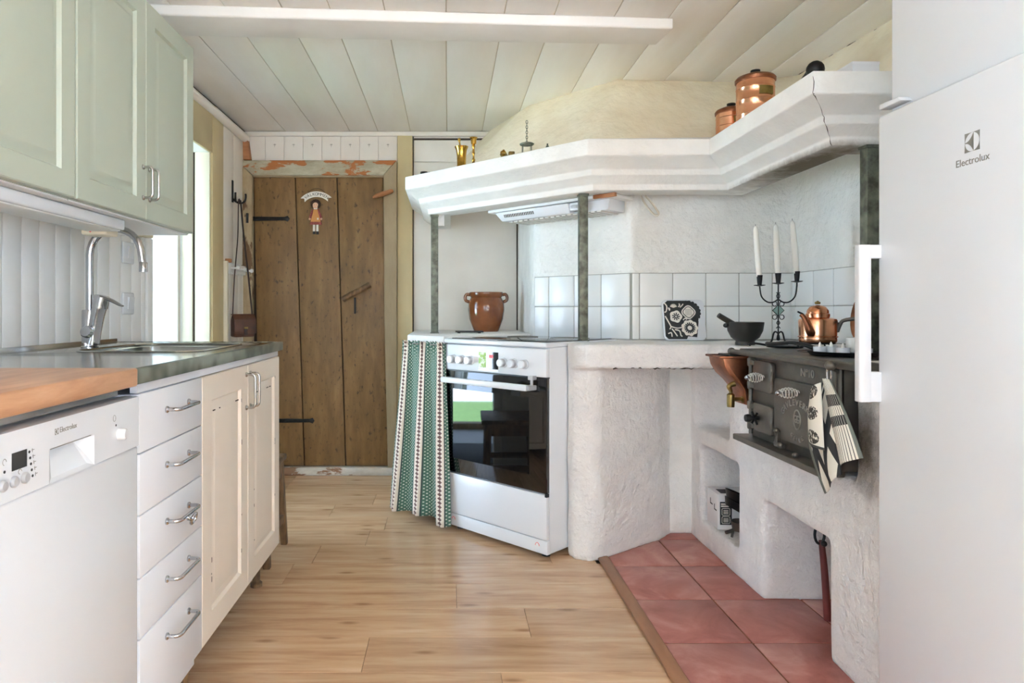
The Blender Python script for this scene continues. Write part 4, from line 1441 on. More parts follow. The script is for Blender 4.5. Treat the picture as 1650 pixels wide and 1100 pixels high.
# snap nearest to corners
for cx_, cy_ in ((-1.262, 1.76), (-0.632, 1.76), (-1.262, 2.553), (-0.632, 2.553)):
    i = min(range(n), key=lambda q: (outer[q][0] - cx_) ** 2 + (outer[q][1] - cy_) ** 2)
    outer[i] = (cx_, cy_)
lv = [(outer, ZT - 0.002), (bowl, ZT - 0.002), (bowl_in, ZT - 0.010), (bowl_in, ZT - 0.13), (bowl_b, ZT - 0.15)]
vs_, fs_ = [], []
for ps, z in lv:
    vs_ += [(p[0], p[1], z) for p in ps]
for i in range(len(lv) - 1):
    for q in range(n):
        s = (q + 1) % n
        fs_.append((i * n + q, i * n + s, (i + 1) * n + s, (i + 1) * n + q))
fs_.append(tuple((len(lv) - 1) * n + q for q in range(n)))
top.add(vs_, fs_)
top.add([(-1.262, 1.353, ZT - 0.002), (-0.632, 1.353, ZT - 0.002), (-0.632, 1.76, ZT - 0.002), (-1.262, 1.76, ZT - 0.002)], [(0, 1, 2, 3)])
W['sink_steel'] = mat('sink_steel', (190, 190, 184), (176, 177, 172), rough=0.16, metal=1, scale=6)
top.build('top', 'sink_steel', st, M=inv(st), angle=0.5)
rim = MB()
rim.tube([(p[0], p[1], ZT - 0.001) for p in bowl], 0.004, 6, closed=True)
rim.build('bowl_rim', 'sink_steel', st, M=inv(st))
MB().lathe([(0.028, 0), (0.026, 0.003), (0, 0.003)], 20, (-0.9, 2.165, ZT - 0.149)).build('drain', 'steel', st, M=inv(st))
MB().box(-0.645, -0.626, 1.353, 2.556, 0.870, ZT).build('front_edge', 'edge_steel', st, M=inv(st), bevel=0.003)
MB().box(-1.262, -0.645, 2.540, 2.556, 0.870, ZT).build('end_edge', 'edge_steel', st, M=inv(st), bevel=0.003)
MB().box(-1.268, -1.255, 1.353, 2.556, 0.880, ZT + 0.012).build('back_lip', 'steel', st, M=inv(st), bevel=0.002)
MB().box(-1.255, -0.66, 1.355, 2.545, 0.868, 0.872).build('underlay', 'laminate_white', st, M=inv(st))

# tap
tp = thing('kitchen_tap', 'tall chrome kitchen tap with curved spout', 'tap', (-1.155, 2.17, ZT - 0.002), R(0))
MB().lathe([(0.026, 0), (0.026, 0.004), (0.0235, 0.006), (0.0235, 0.118), (0.022, 0.122), (0, 0.122)], 28).build('body', 'chrome', tp)
sp = [(0, 0, 0.12), (0, 0, 0.28)]
sp += [(0.083 - 0.083 * math.cos(a), -0.0 * a, 0.30 + 0.083 * math.sin(a)) for a in [PI * i / 14 * 1.0 for i in range(0, 14)]]
sp += [(0.168, 0, 0.285), (0.172, 0, 0.262)]
MB().tube(sp, 0.0115, 14).build('spout', 'chrome', tp)
MB().lathe([(0.0115, -0.018), (0.013, -0.018), (0.013, 0.012), (0.0115, 0.014)], 18, (0.172, 0, 0.262)).build('nozzle', 'chrome', tp)
MB().tube([(0.016, -0.010, 0.012), (0.022, -0.012, 0.05), (0.034, -0.018, 0.10), (0.046, -0.024, 0.135)], [0.020, 0.020, 0.021, 0.022], 18).build('lever_body', 'chrome', tp)
MB().tube([(0.044, -0.022, 0.130), (0.053, -0.026, 0.165)], [0.024, 0.023], 18).build('lever_cap', 'chrome', tp)
MB().tube([(0.050, -0.024, 0.163), (0.085, -0.035, 0.153), (0.118, -0.045, 0.138), (0.130, -0.048, 0.134)], [0.012, 0.012, 0.009, 0.005], 12, flat=0.45).build('lever', 'chrome', tp)
MB().lathe([(0.012, 0), (0.012, 0.02), (0.019, 0.022), (0.019, 0.034), (0.016, 0.038), (0, 0.038)], 18, (0.015, -0.018, 0.045), Matrix.Rotation(R(75), 3, 'X')).build('valve_knob', 'chrome', tp)

# ------------------------------------------------------------------ stool behind the cupboard
sl = thing('stool', 'low wooden stool standing behind the cream cupboard', 'stool', (-0.90, 2.80, 0))
MB().box(-0.21, 0.19, -0.17, 0.17, 0.365, 0.392).build('seat', 'old_wood', sl, bevel=0.008, seg=3)
for sx in (-1, 1):
    for sy in (-1, 1):
        bx, by = sx * 0.185, sy * 0.14
        tx_, ty_ = sx * 0.165 - 0.005, sy * 0.13
        MB().hexa([(bx - 0.014, by - 0.014, 0), (bx + 0.014, by - 0.014, 0), (bx + 0.014, by + 0.014, 0), (bx - 0.014, by + 0.014, 0)],
                  [(tx_ - 0.02, ty_ - 0.02, 0.366), (tx_ + 0.02, ty_ - 0.02, 0.366), (tx_ + 0.02, ty_ + 0.02, 0.366), (tx_ - 0.02, ty_ + 0.02, 0.366)]).build('leg', 'old_wood', sl, bevel=0.004)
for sx in (-1, 1):
    MB().box(sx * 0.178 - 0.010, sx * 0.178 + 0.010, -0.13, 0.13, 0.10, 0.135).build('stretcher', 'old_wood', sl, bevel=0.003)
    MB().box(sx * 0.170 - 0.010, sx * 0.170 + 0.010, -0.125, 0.125, 0.30, 0.366).build('apron', 'old_wood', sl, bevel=0.002)
for sy in (-1, 1):
    MB().box(-0.16, 0.16, sy * 0.130 - 0.010, sy * 0.130 + 0.010, 0.30, 0.366).build('apron', 'old_wood', sl, bevel=0.002)

# ------------------------------------------------------------------ hook and bag
hk = thing('wall_hook', 'black iron coat hook on the wall beside the plank door', 'hook', (XL + 0.010, 3.96, 1.655))
MB().box(0, 0.006, -0.012, 0.012, 0.0, 0.13).build('plate', 'iron_dark', hk, bevel=0.002)
MB().tube([(0.004, 0, 0.02), (0.03, 0, 0.0), (0.055, 0, -0.004), (0.075, 0, 0.010), (0.080, 0, 0.035), (0.078, 0, 0.05)], 0.006, 8).build('prong', 'iron_dark', hk)
MB().tube([(0.02, 0.0, 0.008), (0.03, -0.03, 0.0), (0.035, -0.05, 0.015), (0.035, -0.05, 0.05)], 0.006, 8).build('prong', 'iron_dark', hk)
bag = thing('shoulder_bag', 'small brown leather shoulder bag hanging from the coat hook', 'bag', (XL + 0.075, 3.945, 0.865))
g = []
prof = [(-0.036, 0.0), (-0.042, 0.05), (-0.034, 0.10), (-0.012, 0.128), (0.012, 0.128), (0.030, 0.10), (0.036, 0.05), (0.030, 0.0)]
MBg = MB()
# body: local y thickness, x width; bag turned a little to the room
Mbag = Matrix.Rotation(R(40), 4, 'Z')
MBg.prism([(p[0], p[1]) for p in prof], -0.062, 0.062, 'x')
bo = MBg.build('body', 'leather', bag, M=Mbag, bevel=0.010, seg=3)
flap = [(-0.046, 0.022), (-0.049, 0.06), (-0.041, 0.104), (-0.016, 0.134), (0.014, 0.134), (0.014, 0.129), (-0.013, 0.129), (-0.036, 0.101), (-0.044, 0.06), (-0.041, 0.022)]
MB().prism(flap, -0.066, 0.066, 'x').build('flap', 'leather', bag, M=Mbag, bevel=0.002)
MB().box(-0.010, 0.010, -0.053, -0.047, 0.012, 0.055).build('buckle_tab', 'strap', bag, M=Mbag, bevel=0.002)
MB().box(-0.012, 0.012, -0.055, -0.050, 0.048, 0.060).build('buckle', 'old_brass', bag, M=Mbag, bevel=0.001)
Bi = Mbag
e1 = Bi @ Vector((-0.060, 0.0, 0.11)); e2 = Bi @ Vector((0.062, 0.0, 0.11))
hp = Vector((-0.018, 0.012, 0.792))
MB().tube([e1, e1.lerp(hp, 0.35) + Vector((-0.002, -0.006, 0)), e1.lerp(hp, 0.7), hp + Vector((-0.006, -0.01, 0)), hp], 0.0075, 8, flat=0.35).build('strap', 'strap', bag)
MB().tube([hp, hp + Vector((0.008, -0.01, -0.01)), e2.lerp(hp, 0.7), e2.lerp(hp, 0.35) + Vector((0.003, -0.004, 0)), e2], 0.0075, 8, flat=0.35).build('strap', 'strap', bag)

# ------------------------------------------------------------------ welcome sign and doll on the door
sg = thing('welcome_sign', 'arched white wooden sign reading V\u00c4LKOMMEN on the plank door', 'sign', (-0.817, YB - 0.034, 1.712))
rc = 0.135
zc = -0.098 + 0.01
a0, a1 = R(90 + 47), R(90 - 44)
outer_a = [(rc * math.cos(a0 + (a1 - a0) * i / 16), zc + rc * math.sin(a0 + (a1 - a0) * i / 16)) for i in range(17)]
inner_a = [((rc - 0.034) * math.cos(a0 + (a1 - a0) * i / 16), zc + (rc - 0.034) * math.sin(a0 + (a1 - a0) * i / 16)) for i in range(17)]
notch_r = ((rc - 0.017) * math.cos(a1 + R(7)), zc + (rc - 0.017) * math.sin(a1 + R(7)))
notch_l = ((rc - 0.017) * math.cos(a0 - R(7)), zc + (rc - 0.017) * math.sin(a0 - R(7)))
MB().prism(outer_a + [notch_r] + inner_a[::-1] + [notch_l], -0.008, 0.0, 'y').build('banner', 'cream_print', sg, bevel=0.001)
tx = MB()
word = 'V\u00c4LKOMMEN'
for i, ch_ in enumerate(word):
    a = R(90 + 34) - R(68) * i / (len(word) - 1)
    r_ = rc - 0.018
    Mx = Matrix.Translation((r_ * math.cos(a), -0.0086, zc + r_ * math.sin(a))) @ Matrix.Rotation(PI / 2 - a, 4, 'Y') @ UPRIGHT
    text_into(tx, ch_, 0.026, Mx, 0.0006, 0.0035 if False else None)
tx.build('lettering', 'charcoal', sg, smooth=False)
MB().tube([(-0.06, -0.004, 0.030), (-0.03, -0.003, 0.058), (0, -0.002, 0.065), (0.03, -0.003, 0.058), (0.06, -0.004, 0.030)], 0.0012, 5).build('hanging_wire', 'iron_dark', sg)

dl = thing('wooden_doll', 'flat painted wooden doll in red dress and orange apron on the plank door', 'doll', (-0.822, YB - 0.034, 1.49))
MB().prism([(-0.018, 0.02), (-0.004, 0.02), (-0.004, 0.068), (-0.017, 0.068)], -0.008, 0, 'y').build('leg', 'cream_print', dl, bevel=0.001)
MB().prism([(0.003, 0.02), (0.017, 0.02), (0.017, 0.068), (0.004, 0.068)], -0.008, 0, 'y').build('leg', 'cream_print', dl, bevel=0.001)
MB().prism([(-0.018, 0.004), (-0.004, 0.004), (-0.003, 0.021), (-0.018, 0.021)], -0.009, 0, 'y').build('shoe', 'charcoal', dl, bevel=0.001)
MB().prism([(0.003, 0.002), (0.018, 0.002), (0.018, 0.021), (0.003, 0.021)], -0.009, 0, 'y').build('shoe', 'charcoal', dl, bevel=0.001)
MB().prism([(-0.036, 0.062), (0.038, 0.062), (0.020, 0.16), (-0.016, 0.16)], -0.011, 0, 'y').build('dress', 'doll_red', dl, bevel=0.0015)
MB().prism([(-0.030, 0.080), (0.032, 0.080), (0.012, 0.156), (-0.012, 0.156)], -0.013, -0.010, 'y').build('apron', 'doll_apron', dl, bevel=0.001)
MB().prism([(0.010, 0.092), (0.020, 0.092), (0.019, 0.104), (0.010, 0.104)], -0.0138, -0.012, 'y').build('pocket', 'cream_print', dl)
for s in (-1, 1):
    MB().prism([(s * 0.014, 0.160), (s * 0.024, 0.150), (s * 0.040, 0.110), (s * 0.036, 0.100), (s * 0.027, 0.104), (s * 0.016, 0.135)][::s], -0.015, -0.009, 'y').build('sleeve', 'doll_red', dl, bevel=0.001)
    MB().sphere((s * 0.036, -0.011, 0.097), 0.0075, 10).build('hand', 'skin', dl)
MB().lathe([(0, -0.012), (0.024, -0.012), (0.030, -0.008), (0.030, -0.003), (0, -0.003)], 20, (0.0, 0.0, 0.186), Matrix.Rotation(R(-90), 3, 'X') @ Matrix.Rotation(R(180), 3, 'X')).build('hair', 'hair', dl)
cur_h = MB()
for q in range(11):
    a = R(-40 + 260 * q / 10)
    cur_h.sphere((0.024 * math.cos(a), -0.010, 0.188 + 0.022 * math.sin(a)), 0.010, 8)
cur_h.build('curls', 'hair', dl)
hdm = MB()
hdm.sphere((0, 0, 0), 0.018, 16)
hdm.v = [(p[0], p[1] * 0.5 - 0.014, p[2] * 1.1 + 0.180) for p in hdm.v]
hdm.build('head', 'skin', dl)
fc = MB()
for s in (-1, 1):
    fc.sphere((s * 0.0065, -0.0225, 0.182), 0.0017, 8)
fc.build('eye', 'charcoal', dl)
MB().tube([(-0.004, -0.0215, 0.170), (0, -0.0222, 0.1685), (0.004, -0.0215, 0.170)], 0.0008, 5).build('mouth', 'doll_red', dl)
MB().prism([(-0.010, 0.157), (0.010, 0.157), (0.012, 0.165), (-0.012, 0.165)], -0.016, -0.009, 'y').build('collar', 'cream_print', dl, bevel=0.001)

# ================================================================== IRON STOVE
sv = thing('iron_stove', 'black cast-iron wood stove set into the white hearth', 'stove', (1.07, 2.37, 0.56), R(-90))
# local x: towards viewer (0 .. 0.56), local y: into the hearth, z up from 0.56
SW = 0.535
MB().box(0, SW, 0.004, 0.47, 0.02, 0.300).build('body', 'iron', sv)
MB().box(0.0, SW, 0.0, 0.012, 0.02, 0.302).build('front_plate', 'iron', sv, bevel=0.003)
tpz = 0.302
tpl = MB().prism([(-0.055, -0.022), (0.66, -0.022), (0.66, 0.47), (-0.055, 0.47)], tpz, tpz + 0.022).build('top_plate', 'iron', sv, bevel=0.005, seg=3)
for rx, ry, rr_ in ((0.17, 0.20, 0.115), (0.42, 0.20, 0.115)):
    for k_ in (1.0, 0.62):
        MB().tube([(rx + rr_ * k_ * math.cos(2 * PI * i / 32), ry + rr_ * k_ * math.sin(2 * PI * i / 32), tpz + 0.0222) for i in range(32)], 0.0018, 4, closed=True).build('cooking_ring', 'iron_dark', tpl)
rl = MB().tube([(-0.05, -0.050, 0.313), (0.565, -0.050, 0.313)], 0.009, 12).build('towel_rail', 'iron', sv)
MB().sphere((-0.053, -0.050, 0.313), 0.014, 12).build('rail_end', 'iron', rl)
MB().sphere((0.573, -0.050, 0.313), 0.014, 12).build('rail_end', 'iron', rl)
for bx in (0.02, 0.520):
    MB().tube([(bx, -0.05, 0.313), (bx, -0.02, 0.306), (bx, 0.004, 0.29)], 0.007, 8).build('rail_bracket', 'iron', rl)
MB().box(-0.045, SW - 0.012, -0.050, 0.02, 0.0, 0.020).build('ledge', 'iron', sv, bevel=0.004)


def iron_door(x0, x1, z0, z1, name):
    return MB().prism(rrect(x0, x1, z0, z1, 0.014, 4), -0.016, 0.0, 'y').build(name, 'iron', sv, bevel=0.004, seg=2)


d1 = iron_door(0.040, 0.172, 0.186, 0.290, 'fire_door')
d2_ = iron_door(0.040, 0.175, 0.048, 0.144, 'ash_door')
d3 = iron_door(0.190, 0.480, 0.052, 0.244, 'baking_door')


def coil(x, z, y0, length, parent):
    pts = []
    for i in range(80):
        t = i / 79
        r_ = 0.006 + 0.0095 * math.sin(PI * t)
        a = t * 2 * PI * 7
        pts.append((x + r_ * math.cos(a), y0 - length * t, z + r_ * math.sin(a)))
    MB().tube(pts, 0.0019, 6).build('coil_handle', 'bright_steel', parent)
    MB().tube([(x, y0, z), (x, y0 - length, z)], 0.0035, 8).build('handle_rod', 'steel', parent)
    MB().sphere((x, y0 - length, z), 0.008, 10).build('handle_tip', 'chrome', parent)


coil(0.120, 0.236, -0.016, 0.055, d1)
coil(0.345, 0.212, -0.016, 0.062, d3)
# hinge column at the far edge
MB().tube([(0.012, -0.010, 0.03), (0.012, -0.010, 0.298)], 0.007, 10).build('hinge_rod', 'iron', sv)
for z in (0.06, 0.13, 0.20, 0.28):
    MB().lathe([(0.010, -0.014), (0.012, -0.010), (0.012, 0.010), (0.010, 0.014)], 12, (0.012, -0.010, z)).build('hinge_knuckle', 'iron', sv)
    MB().box(0.012, 0.05, -0.018, -0.006, z - 0.008, z + 0.008).build('hinge_arm', 'iron', sv, bevel=0.002)
# latches
for z, dd in ((0.238, d1), (0.095, d2_)):
    MB().tube([(0.178, -0.014, z + 0.02), (0.184, -0.02, z), (0.178, -0.014, z - 0.02)], 0.005, 8).build('latch', 'iron', dd)
# screw damper on the ash door
sd = MB().tube([(0.085, -0.016, 0.095), (0.085, -0.055, 0.095)], 0.007, 10)
sd.lathe([(0.012, 0), (0.014, 0.008), (0.012, 0.016), (0, 0.016)], 12, (0.085, -0.045, 0.095), Matrix.Rotation(R(90), 3, 'X'))
for q in range(4):
    a = PI / 4 + q * PI / 2
    sd.tube([(0.085, -0.030, 0.095), (0.085 + 0.026 * math.cos(a), -0.030, 0.095 + 0.026 * math.sin(a))], 0.004, 6)
sd.build('air_screw', 'iron_dark', d2_)
# lower latch of the baking door
lt = MB().box(0.215, 0.262, -0.028, -0.012, 0.028, 0.042)
lt.box(0.222, 0.234, -0.026, -0.014, 0.04, 0.075)
lt.sphere((0.225, -0.024, 0.078), 0.009, 10)
lt.sphere((0.262, -0.030, 0.038), 0.010, 10)
lt.build('door_latch', 'iron', sv)
MB().sphere((0.36, -0.034, 0.028), 0.009, 10).build('ledge_knob', 'iron', sv)
# cast lettering
tx = MB()
cxl, czl, rl_ = 0.338, 0.110, 0.088
word = 'GAVLEVERKEN'
for i, ch_ in enumerate(word):
    a = R(90 + 62) - R(124) * i / (len(word) - 1)
    Mx = Matrix.Translation((cxl + rl_ * 1.08 * math.cos(a), -0.0165, czl + 0.002 + rl_ * 0.78 * math.sin(a))) @ Matrix.Rotation((PI / 2 - a) * 0.6, 4, 'Y') @ UPRIGHT
    text_into(tx, ch_, 0.028, Mx, 0.003)
for i, ch_ in enumerate('GEFLE'):
    a = R(270 - 36) + R(72) * i / 4
    Mx = Matrix.Translation((cxl + 0.052 * math.cos(a), -0.0165, czl + 0.014 + 0.056 * math.sin(a))) @ Matrix.Rotation(-(a - 1.5 * PI), 4, 'Y') @ UPRIGHT
    text_into(tx, ch_, 0.020, Mx, 0.003)
tx.build('cast_lettering', 'iron_lit', d3, smooth=False)
em = MB()
em.tube([(cxl + 0.019 * math.cos(2 * PI * i / 28), -0.0165, czl + 0.020 + 0.029 * math.sin(2 * PI * i / 28)) for i in range(28)], 0.0025, 6, closed=True)
Mx = Matrix.Translation((cxl, -0.0165, czl + 0.020)) @ UPRIGHT
text_into(em, 'G', 0.034, Matrix.Translation((cxl + 0.005, -0.0165, czl + 0.020)) @ UPRIGHT, 0.003, 0.015)
text_into(em, 'G', 0.034, Matrix.Translation((cxl - 0.005, -0.0165, czl + 0.020)) @ Matrix.Scale(-1, 4, Vector((1, 0, 0))) @ UPRIGHT, 0.003, 0.015)
em.build('cast_emblem', 'iron_lit', d3, smooth=False)
tx = MB()
text_into(tx, 'N\u00ba10', 0.034, Matrix.Translation((0.368, -0.0008, 0.272)) @ UPRIGHT, 0.004, 0.072)
tx.build('cast_number', 'iron_lit', sv, smooth=False)
# end pilaster beside the towel
MB().box(0.500, 0.522, -0.008, 0.004, 0.03, 0.30).build('pilaster', 'iron', sv, bevel=0.003)

# copper water tank at the far end
tk = thing('copper_water_tank', 'curved copper water tank with brass tap at the end of the stove', 'water tank', (1.09, 2.395, 0.68))
sprof = [(0.98, 0.853), (0.987, 0.82), (1.005, 0.79), (1.033, 0.764), (1.055, 0.737), (1.064, 0.69), (1.064, 0.682), (1.10, 0.682), (1.10, 0.853)]
MB().prism(sprof, 2.400, 2.535, 'y').build('tank', 'dull_copper', tk, M=inv(tk), bevel=0.003)
MB().tube([(1.10, 2.398, 0.853), (0.976, 2.398, 0.853), (0.972, 2.40, 0.853), (0.972, 2.535, 0.853), (1.10, 2.538, 0.853)], 0.004, 8, curve=False).build('rim', 'dull_copper', tk, M=inv(tk))
MB().box(1.01, 1.09, 2.42, 2.52, 0.855, 0.861).build('lid', 'iron_dark', tk, M=inv(tk), bevel=0.002)
fa = MB().tube([(1.066, 2.43, 0.700), (1.025, 2.43, 0.700)], 0.007, 12).build('tap_pipe', 'old_brass', tk, M=inv(tk))
MB().lathe([(0.014, 0), (0.014, 0.004), (0.009, 0.008)], 14, (1.066, 2.43, 0.700), Matrix.Rotation(R(-90), 3, 'Y')).build('tap_flange', 'old_brass', tk, M=inv(tk))
MB().lathe([(0.0125, -0.03), (0.0135, -0.02), (0.0135, 0.014), (0.010, 0.018), (0.006, 0.020), (0.006, 0.032)], 14, (1.020, 2.43, 0.702)).build('tap_body', 'old_brass', tk, M=inv(tk))
MB().tube([(1.020, 2.43, 0.730), (1.014, 2.43, 0.745), (1.022, 2.43, 0.752), (1.034, 2.43, 0.756)], [0.006, 0.009, 0.009, 0.011], 12).build('tap_lever', 'old_brass', tk, M=inv(tk))

# ------------------------------------------------------------------ tea towel on a hook
hkk = thing('towel_hook', 'steel snap hook holding the tea towels on the stove rail', 'hook', (1.02, 1.803, 0.84))
MB().tube([(0, 0.010 * math.cos(2 * PI * i / 20), 0.012 + 0.024 * math.sin(2 * PI * i / 20)) for i in range(20)], 0.0025, 8, closed=True).build('ring', 'chrome', hkk)
tw = thing('tea_towel', 'black and white tea towels with sheep and stripes hanging from the stove rail', 'tea towel', (1.0, 1.79, 0.53))


def cloth(name, material, corner_fn, nu=14, nv=22):
    G, UV = [], []
    for j in range(nv + 1):
        v = j / nv
        G.append([corner_fn(i / nu, v) for i in range(nu + 1)])
        UV.append([(i / nu, 1 - v) for i in range(nu + 1)])
    mb = MB()
    mb.grid(G, UV)
    return mb.build(name, material, tw, M=inv(tw), thick=0.002, angle=3)


def lerp(a, b, t):
    return a + (b - a) * t


def bil(tl, tr_, bl, br, u, v):
    y_ = lerp(lerp(tl[0], tr_[0], u), lerp(bl[0], br[0], u), v)
    z_ = lerp(lerp(tl[1], tr_[1], u), lerp(bl[1], br[1], u), v)
    return y_, z_


def f_check(u, v):
    y_, z_ = bil((1.808, 0.838), (1.796, 0.838), (1.800, 0.530), (1.705, 0.605), u, v)
    y_ += 0.085 * math.sin(PI * v) * (1 - u)
    return (1.012 + 0.010 * math.sin(u * 5 + 1) * v - 0.012 * v, y_, z_)


def f_stripe(u, v):
    y_, z_ = bil((1.804, 0.838), (1.788, 0.838), (1.722, 0.622), (1.645, 0.660), u, v)
    return (1.002 - 0.012 * math.sin(PI * u) * (0.3 + v) + 0.012 * u, y_ - 0.010 * math.sin(PI * v) * u, z_)


def f_sheep(u, v):
    y_, z_ = bil((1.825, 0.806), (1.778, 0.830), (1.842, 0.658), (1.770, 0.652), u, v)
    return (0.984 - 0.010 * math.sin(PI * u) + 0.004 * v, y_ + 0.012 * math.sin(PI * v) * (1 - u), z_)


cloth('check_layer', 'towel_checks', f_check)
cloth('stripe_layer', 'towel_stripes', f_stripe)
cloth('sheep_layer', 'towel_sheep', f_sheep)

# ================================================================== THINGS ON THE HEARTH
ZC = 0.886
# patterned trivet board leaning on the tiles
tv = thing('trivet_board', 'rounded white board with black flower print leaning on the tiles', 'trivet', (1.057, 3.0, ZC))
Mt = Matrix.Rotation(R(-13), 4, 'X')
MB().prism(rrect(-0.094, 0.094, 0, 0.186, 0.022, 6), -0.006, 0.006, 'y').build('board', 'appliance', tv, M=Mt, bevel=0.002)


def disc(cx_, cz_, r_, n=24, wob=0.0, k=7, ph=0.0, sx=1.0):
    return [(cx_ + sx * (r_ + wob * math.cos(k * 2 * PI * i / n + ph)) * math.cos(2 * PI * i / n), cz_ + (r_ + wob * math.cos(k * 2 * PI * i / n + ph)) * math.sin(2 * PI * i / n)) for i in range(n)]


blackp = MB()
edge = [(-0.088, 0.018), (-0.075, 0.005), (0.006, 0.005), (0.012, 0.018), (0.052, 0.014), (0.060, 0.06), (0.064, 0.085), (0.060, 0.10), (0.072, 0.10), (0.068, 0.135), (0.058, 0.15), (0.044, 0.168), (0.03, 0.181), (-0.070, 0.181), (-0.088, 0.165)]
blackp.prism(edge, -0.0066, -0.005, 'y')
for a in range(12):
    an = R(-80 + 18 * a)
    blackp.prism(disc(0.022 + 0.048 * math.cos(an), 0.128 + 0.046 * math.sin(an), 0.0085, 10), -0.0066, -0.005, 'y')
blackp.build('black_print', 'charcoal', tv, M=Mt, smooth=False)
wp = MB()
wl_ = -0.0070
for (cx_, cz_, r_, w_, k_) in ((0.022, 0.128, 0.030, 0.002, 4), (-0.036, 0.108, 0.027, 0.002, 5), (0.022, 0.056, 0.036, 0.0025, 9)):
    wp.prism(disc(cx_, cz_, r_, 40, w_, k_), wl_, -0.005, 'y')
for q in range(7):
    an = R(20 + 140 * q / 6)
    wp.tube([(-0.044, wl_, 0.150), (-0.044 + 0.016 * math.cos(an), wl_, 0.150 + 0.016 * math.sin(an))], 0.0022, 5)
for pts in ([(-0.022, 0.152), (-0.016, 0.160), (-0.018, 0.168)], [(-0.015, 0.150), (-0.004, 0.160), (0.0, 0.166)], [(-0.084, 0.17), (-0.074, 0.155), (-0.078, 0.132), (-0.086, 0.128)],
            [(-0.084, 0.11), (-0.072, 0.085), (-0.062, 0.062), (-0.068, 0.05)], [(-0.06, 0.062), (-0.035, 0.055), (-0.014, 0.058)], [(-0.058, 0.052), (-0.046, 0.035), (-0.036, 0.018)],
            [(-0.045, 0.048), (-0.025, 0.042), (-0.02, 0.022), (-0.014, 0.018)], [(-0.076, 0.03), (-0.062, 0.034), (-0.06, 0.016)], [(-0.06, 0.14), (-0.066, 0.148), (-0.062, 0.135)], [(-0.005, 0.092), (0.004, 0.10), (0.012, 0.094)]):
    wp.tube([(p[0], wl_, p[1]) for p in pts], 0.0028, 6)
wp.build('white_print', 'cream_print', tv, M=Mt, smooth=False)
bp = MB()
bl_ = -0.0076
bp.tube([(p[0], bl_, p[1]) for p in disc(0.022, 0.128, 0.0235, 30, 0.0015, 4)], 0.0016, 5, closed=True)
for q in range(5):
    for s in range(5):
        bp.prism(disc(0.010 + 0.006 * q, 0.116 + 0.006 * s, 0.0016, 6), bl_, -0.006, 'y')
for q in range(9):
    an = 2 * PI * q / 9
    bp.tube([(-0.036 + 0.004 * math.cos(an), bl_, 0.108 + 0.004 * math.sin(an)), (-0.036 + 0.017 * math.cos(an), bl_, 0.108 + 0.017 * math.sin(an))], [0.002, 0.003], 5)
for q in range(16):
    an = 2 * PI * q / 16
    bp.tube([(0.022 + 0.014 * math.cos(an), bl_, 0.056 + 0.014 * math.sin(an)), (0.022 + 0.025 * math.cos(an), bl_, 0.056 + 0.025 * math.sin(an))], [0.0035, 0.0025], 5)
bp.tube([(0.022 + 0.0125 * math.cos(2 * PI * i / 16), bl_, 0.056 + 0.0125 * math.sin(2 * PI * i / 16)) for i in range(16)], 0.0022, 5, closed=True)
bp.build('black_detail', 'charcoal', tv, M=Mt, smooth=False)

# black mortar with pestle
mo = thing('mortar_bowl', 'black stoneware bowl with pouring handle on the hearth ledge', 'bowl', (1.158, 2.625, ZC))
MB().lathe([(0.036, 0), (0.036, 0.010), (0.034, 0.014), (0.052, 0.030), (0.064, 0.055), (0.069, 0.088), (0.066, 0.089), (0.060, 0.058), (0.046, 0.030), (0.02, 0.018), (0, 0.017)], 36).build('bowl', 'mortar_black', mo)
MB().tube([(-0.066, 0, 0.080), (-0.075, 0, 0.076), (-0.083, 0, 0.078)], [0.008, 0.010, 0.006], 10).build('lug', 'mortar_black', mo)
pe = MB().tube([(-0.106, -0.005, 0.116), (-0.085, -0.004, 0.103), (-0.02, 0, 0.066), (0.012, 0, 0.045)], [0.010, 0.011, 0.011, 0.013], 12)
tag(pe.build('pestle', 'mortar_black', None, M=Matrix.Translation((1.158, 2.625, ZC))), 'black pestle resting in the stoneware bowl', 'pestle')

# candelabra
ca = thing('candelabra', 'black wrought-iron three-armed candelabra with teal diamond', 'candelabra', (1.292, 2.635, ZC))
MB().tube([(0, 0, 0.030), (0, 0, 0.268)], 0.0028, 8).build('stem', 'iron_dark', ca)
for an in (20, 110, 200, 290):
    c_, s_ = math.cos(R(an)), math.sin(R(an))
    MB().tube([(0, 0, 0.042), (0.010 * c_, 0.010 * s_, 0.050), (0.022 * c_, 0.022 * s_, 0.046), (0.032 * c_, 0.032 * s_, 0.016), (0.045 * c_, 0.045 * s_, 0.003)], 0.0028, 8).build('leg', 'iron_dark', ca)
MB().lathe([(0.004, 0.016), (0.007, 0.022), (0.005, 0.036), (0.003, 0.042)], 12).build('base_knob', 'iron_dark', ca)
for s in (-1, 1):
    MB().tube([(0, 0, 0.178), (s * 0.020, 0, 0.166), (s * 0.044, 0, 0.168), (s * 0.066, 0, 0.190), (s * 0.073, 0, 0.232)], 0.0028, 8).build('arm', 'iron_dark', ca)
    for z, d_ in ((0.160, 1), (0.108, -1)):
        pts = [(s * 0.004, 0, z + d_ * -0.006)] + [(s * (0.014 + 0.009 * math.cos(a)), 0, z + d_ * 0.009 * math.sin(a)) for a in [R(200 - 330 * i / 12) for i in range(13)]]
        MB().tube(pts, 0.0017, 6).build('scroll', 'iron_dark', ca)
    MB().tube([(s * 0.002, 0, 0.180), (s * 0.006, 0, 0.190), (s * 0.003, 0, 0.20), (s * 0.007, 0, 0.205)], 0.0018, 6).build('curl', 'iron_dark', ca)
    MB().tube([(0, 0, 0.095), (s * 0.006, 0, 0.085), (-s * 0.000, 0, 0.075), (s * 0.008, 0, 0.064)], 0.0018, 6).build('curl', 'iron_dark', ca)
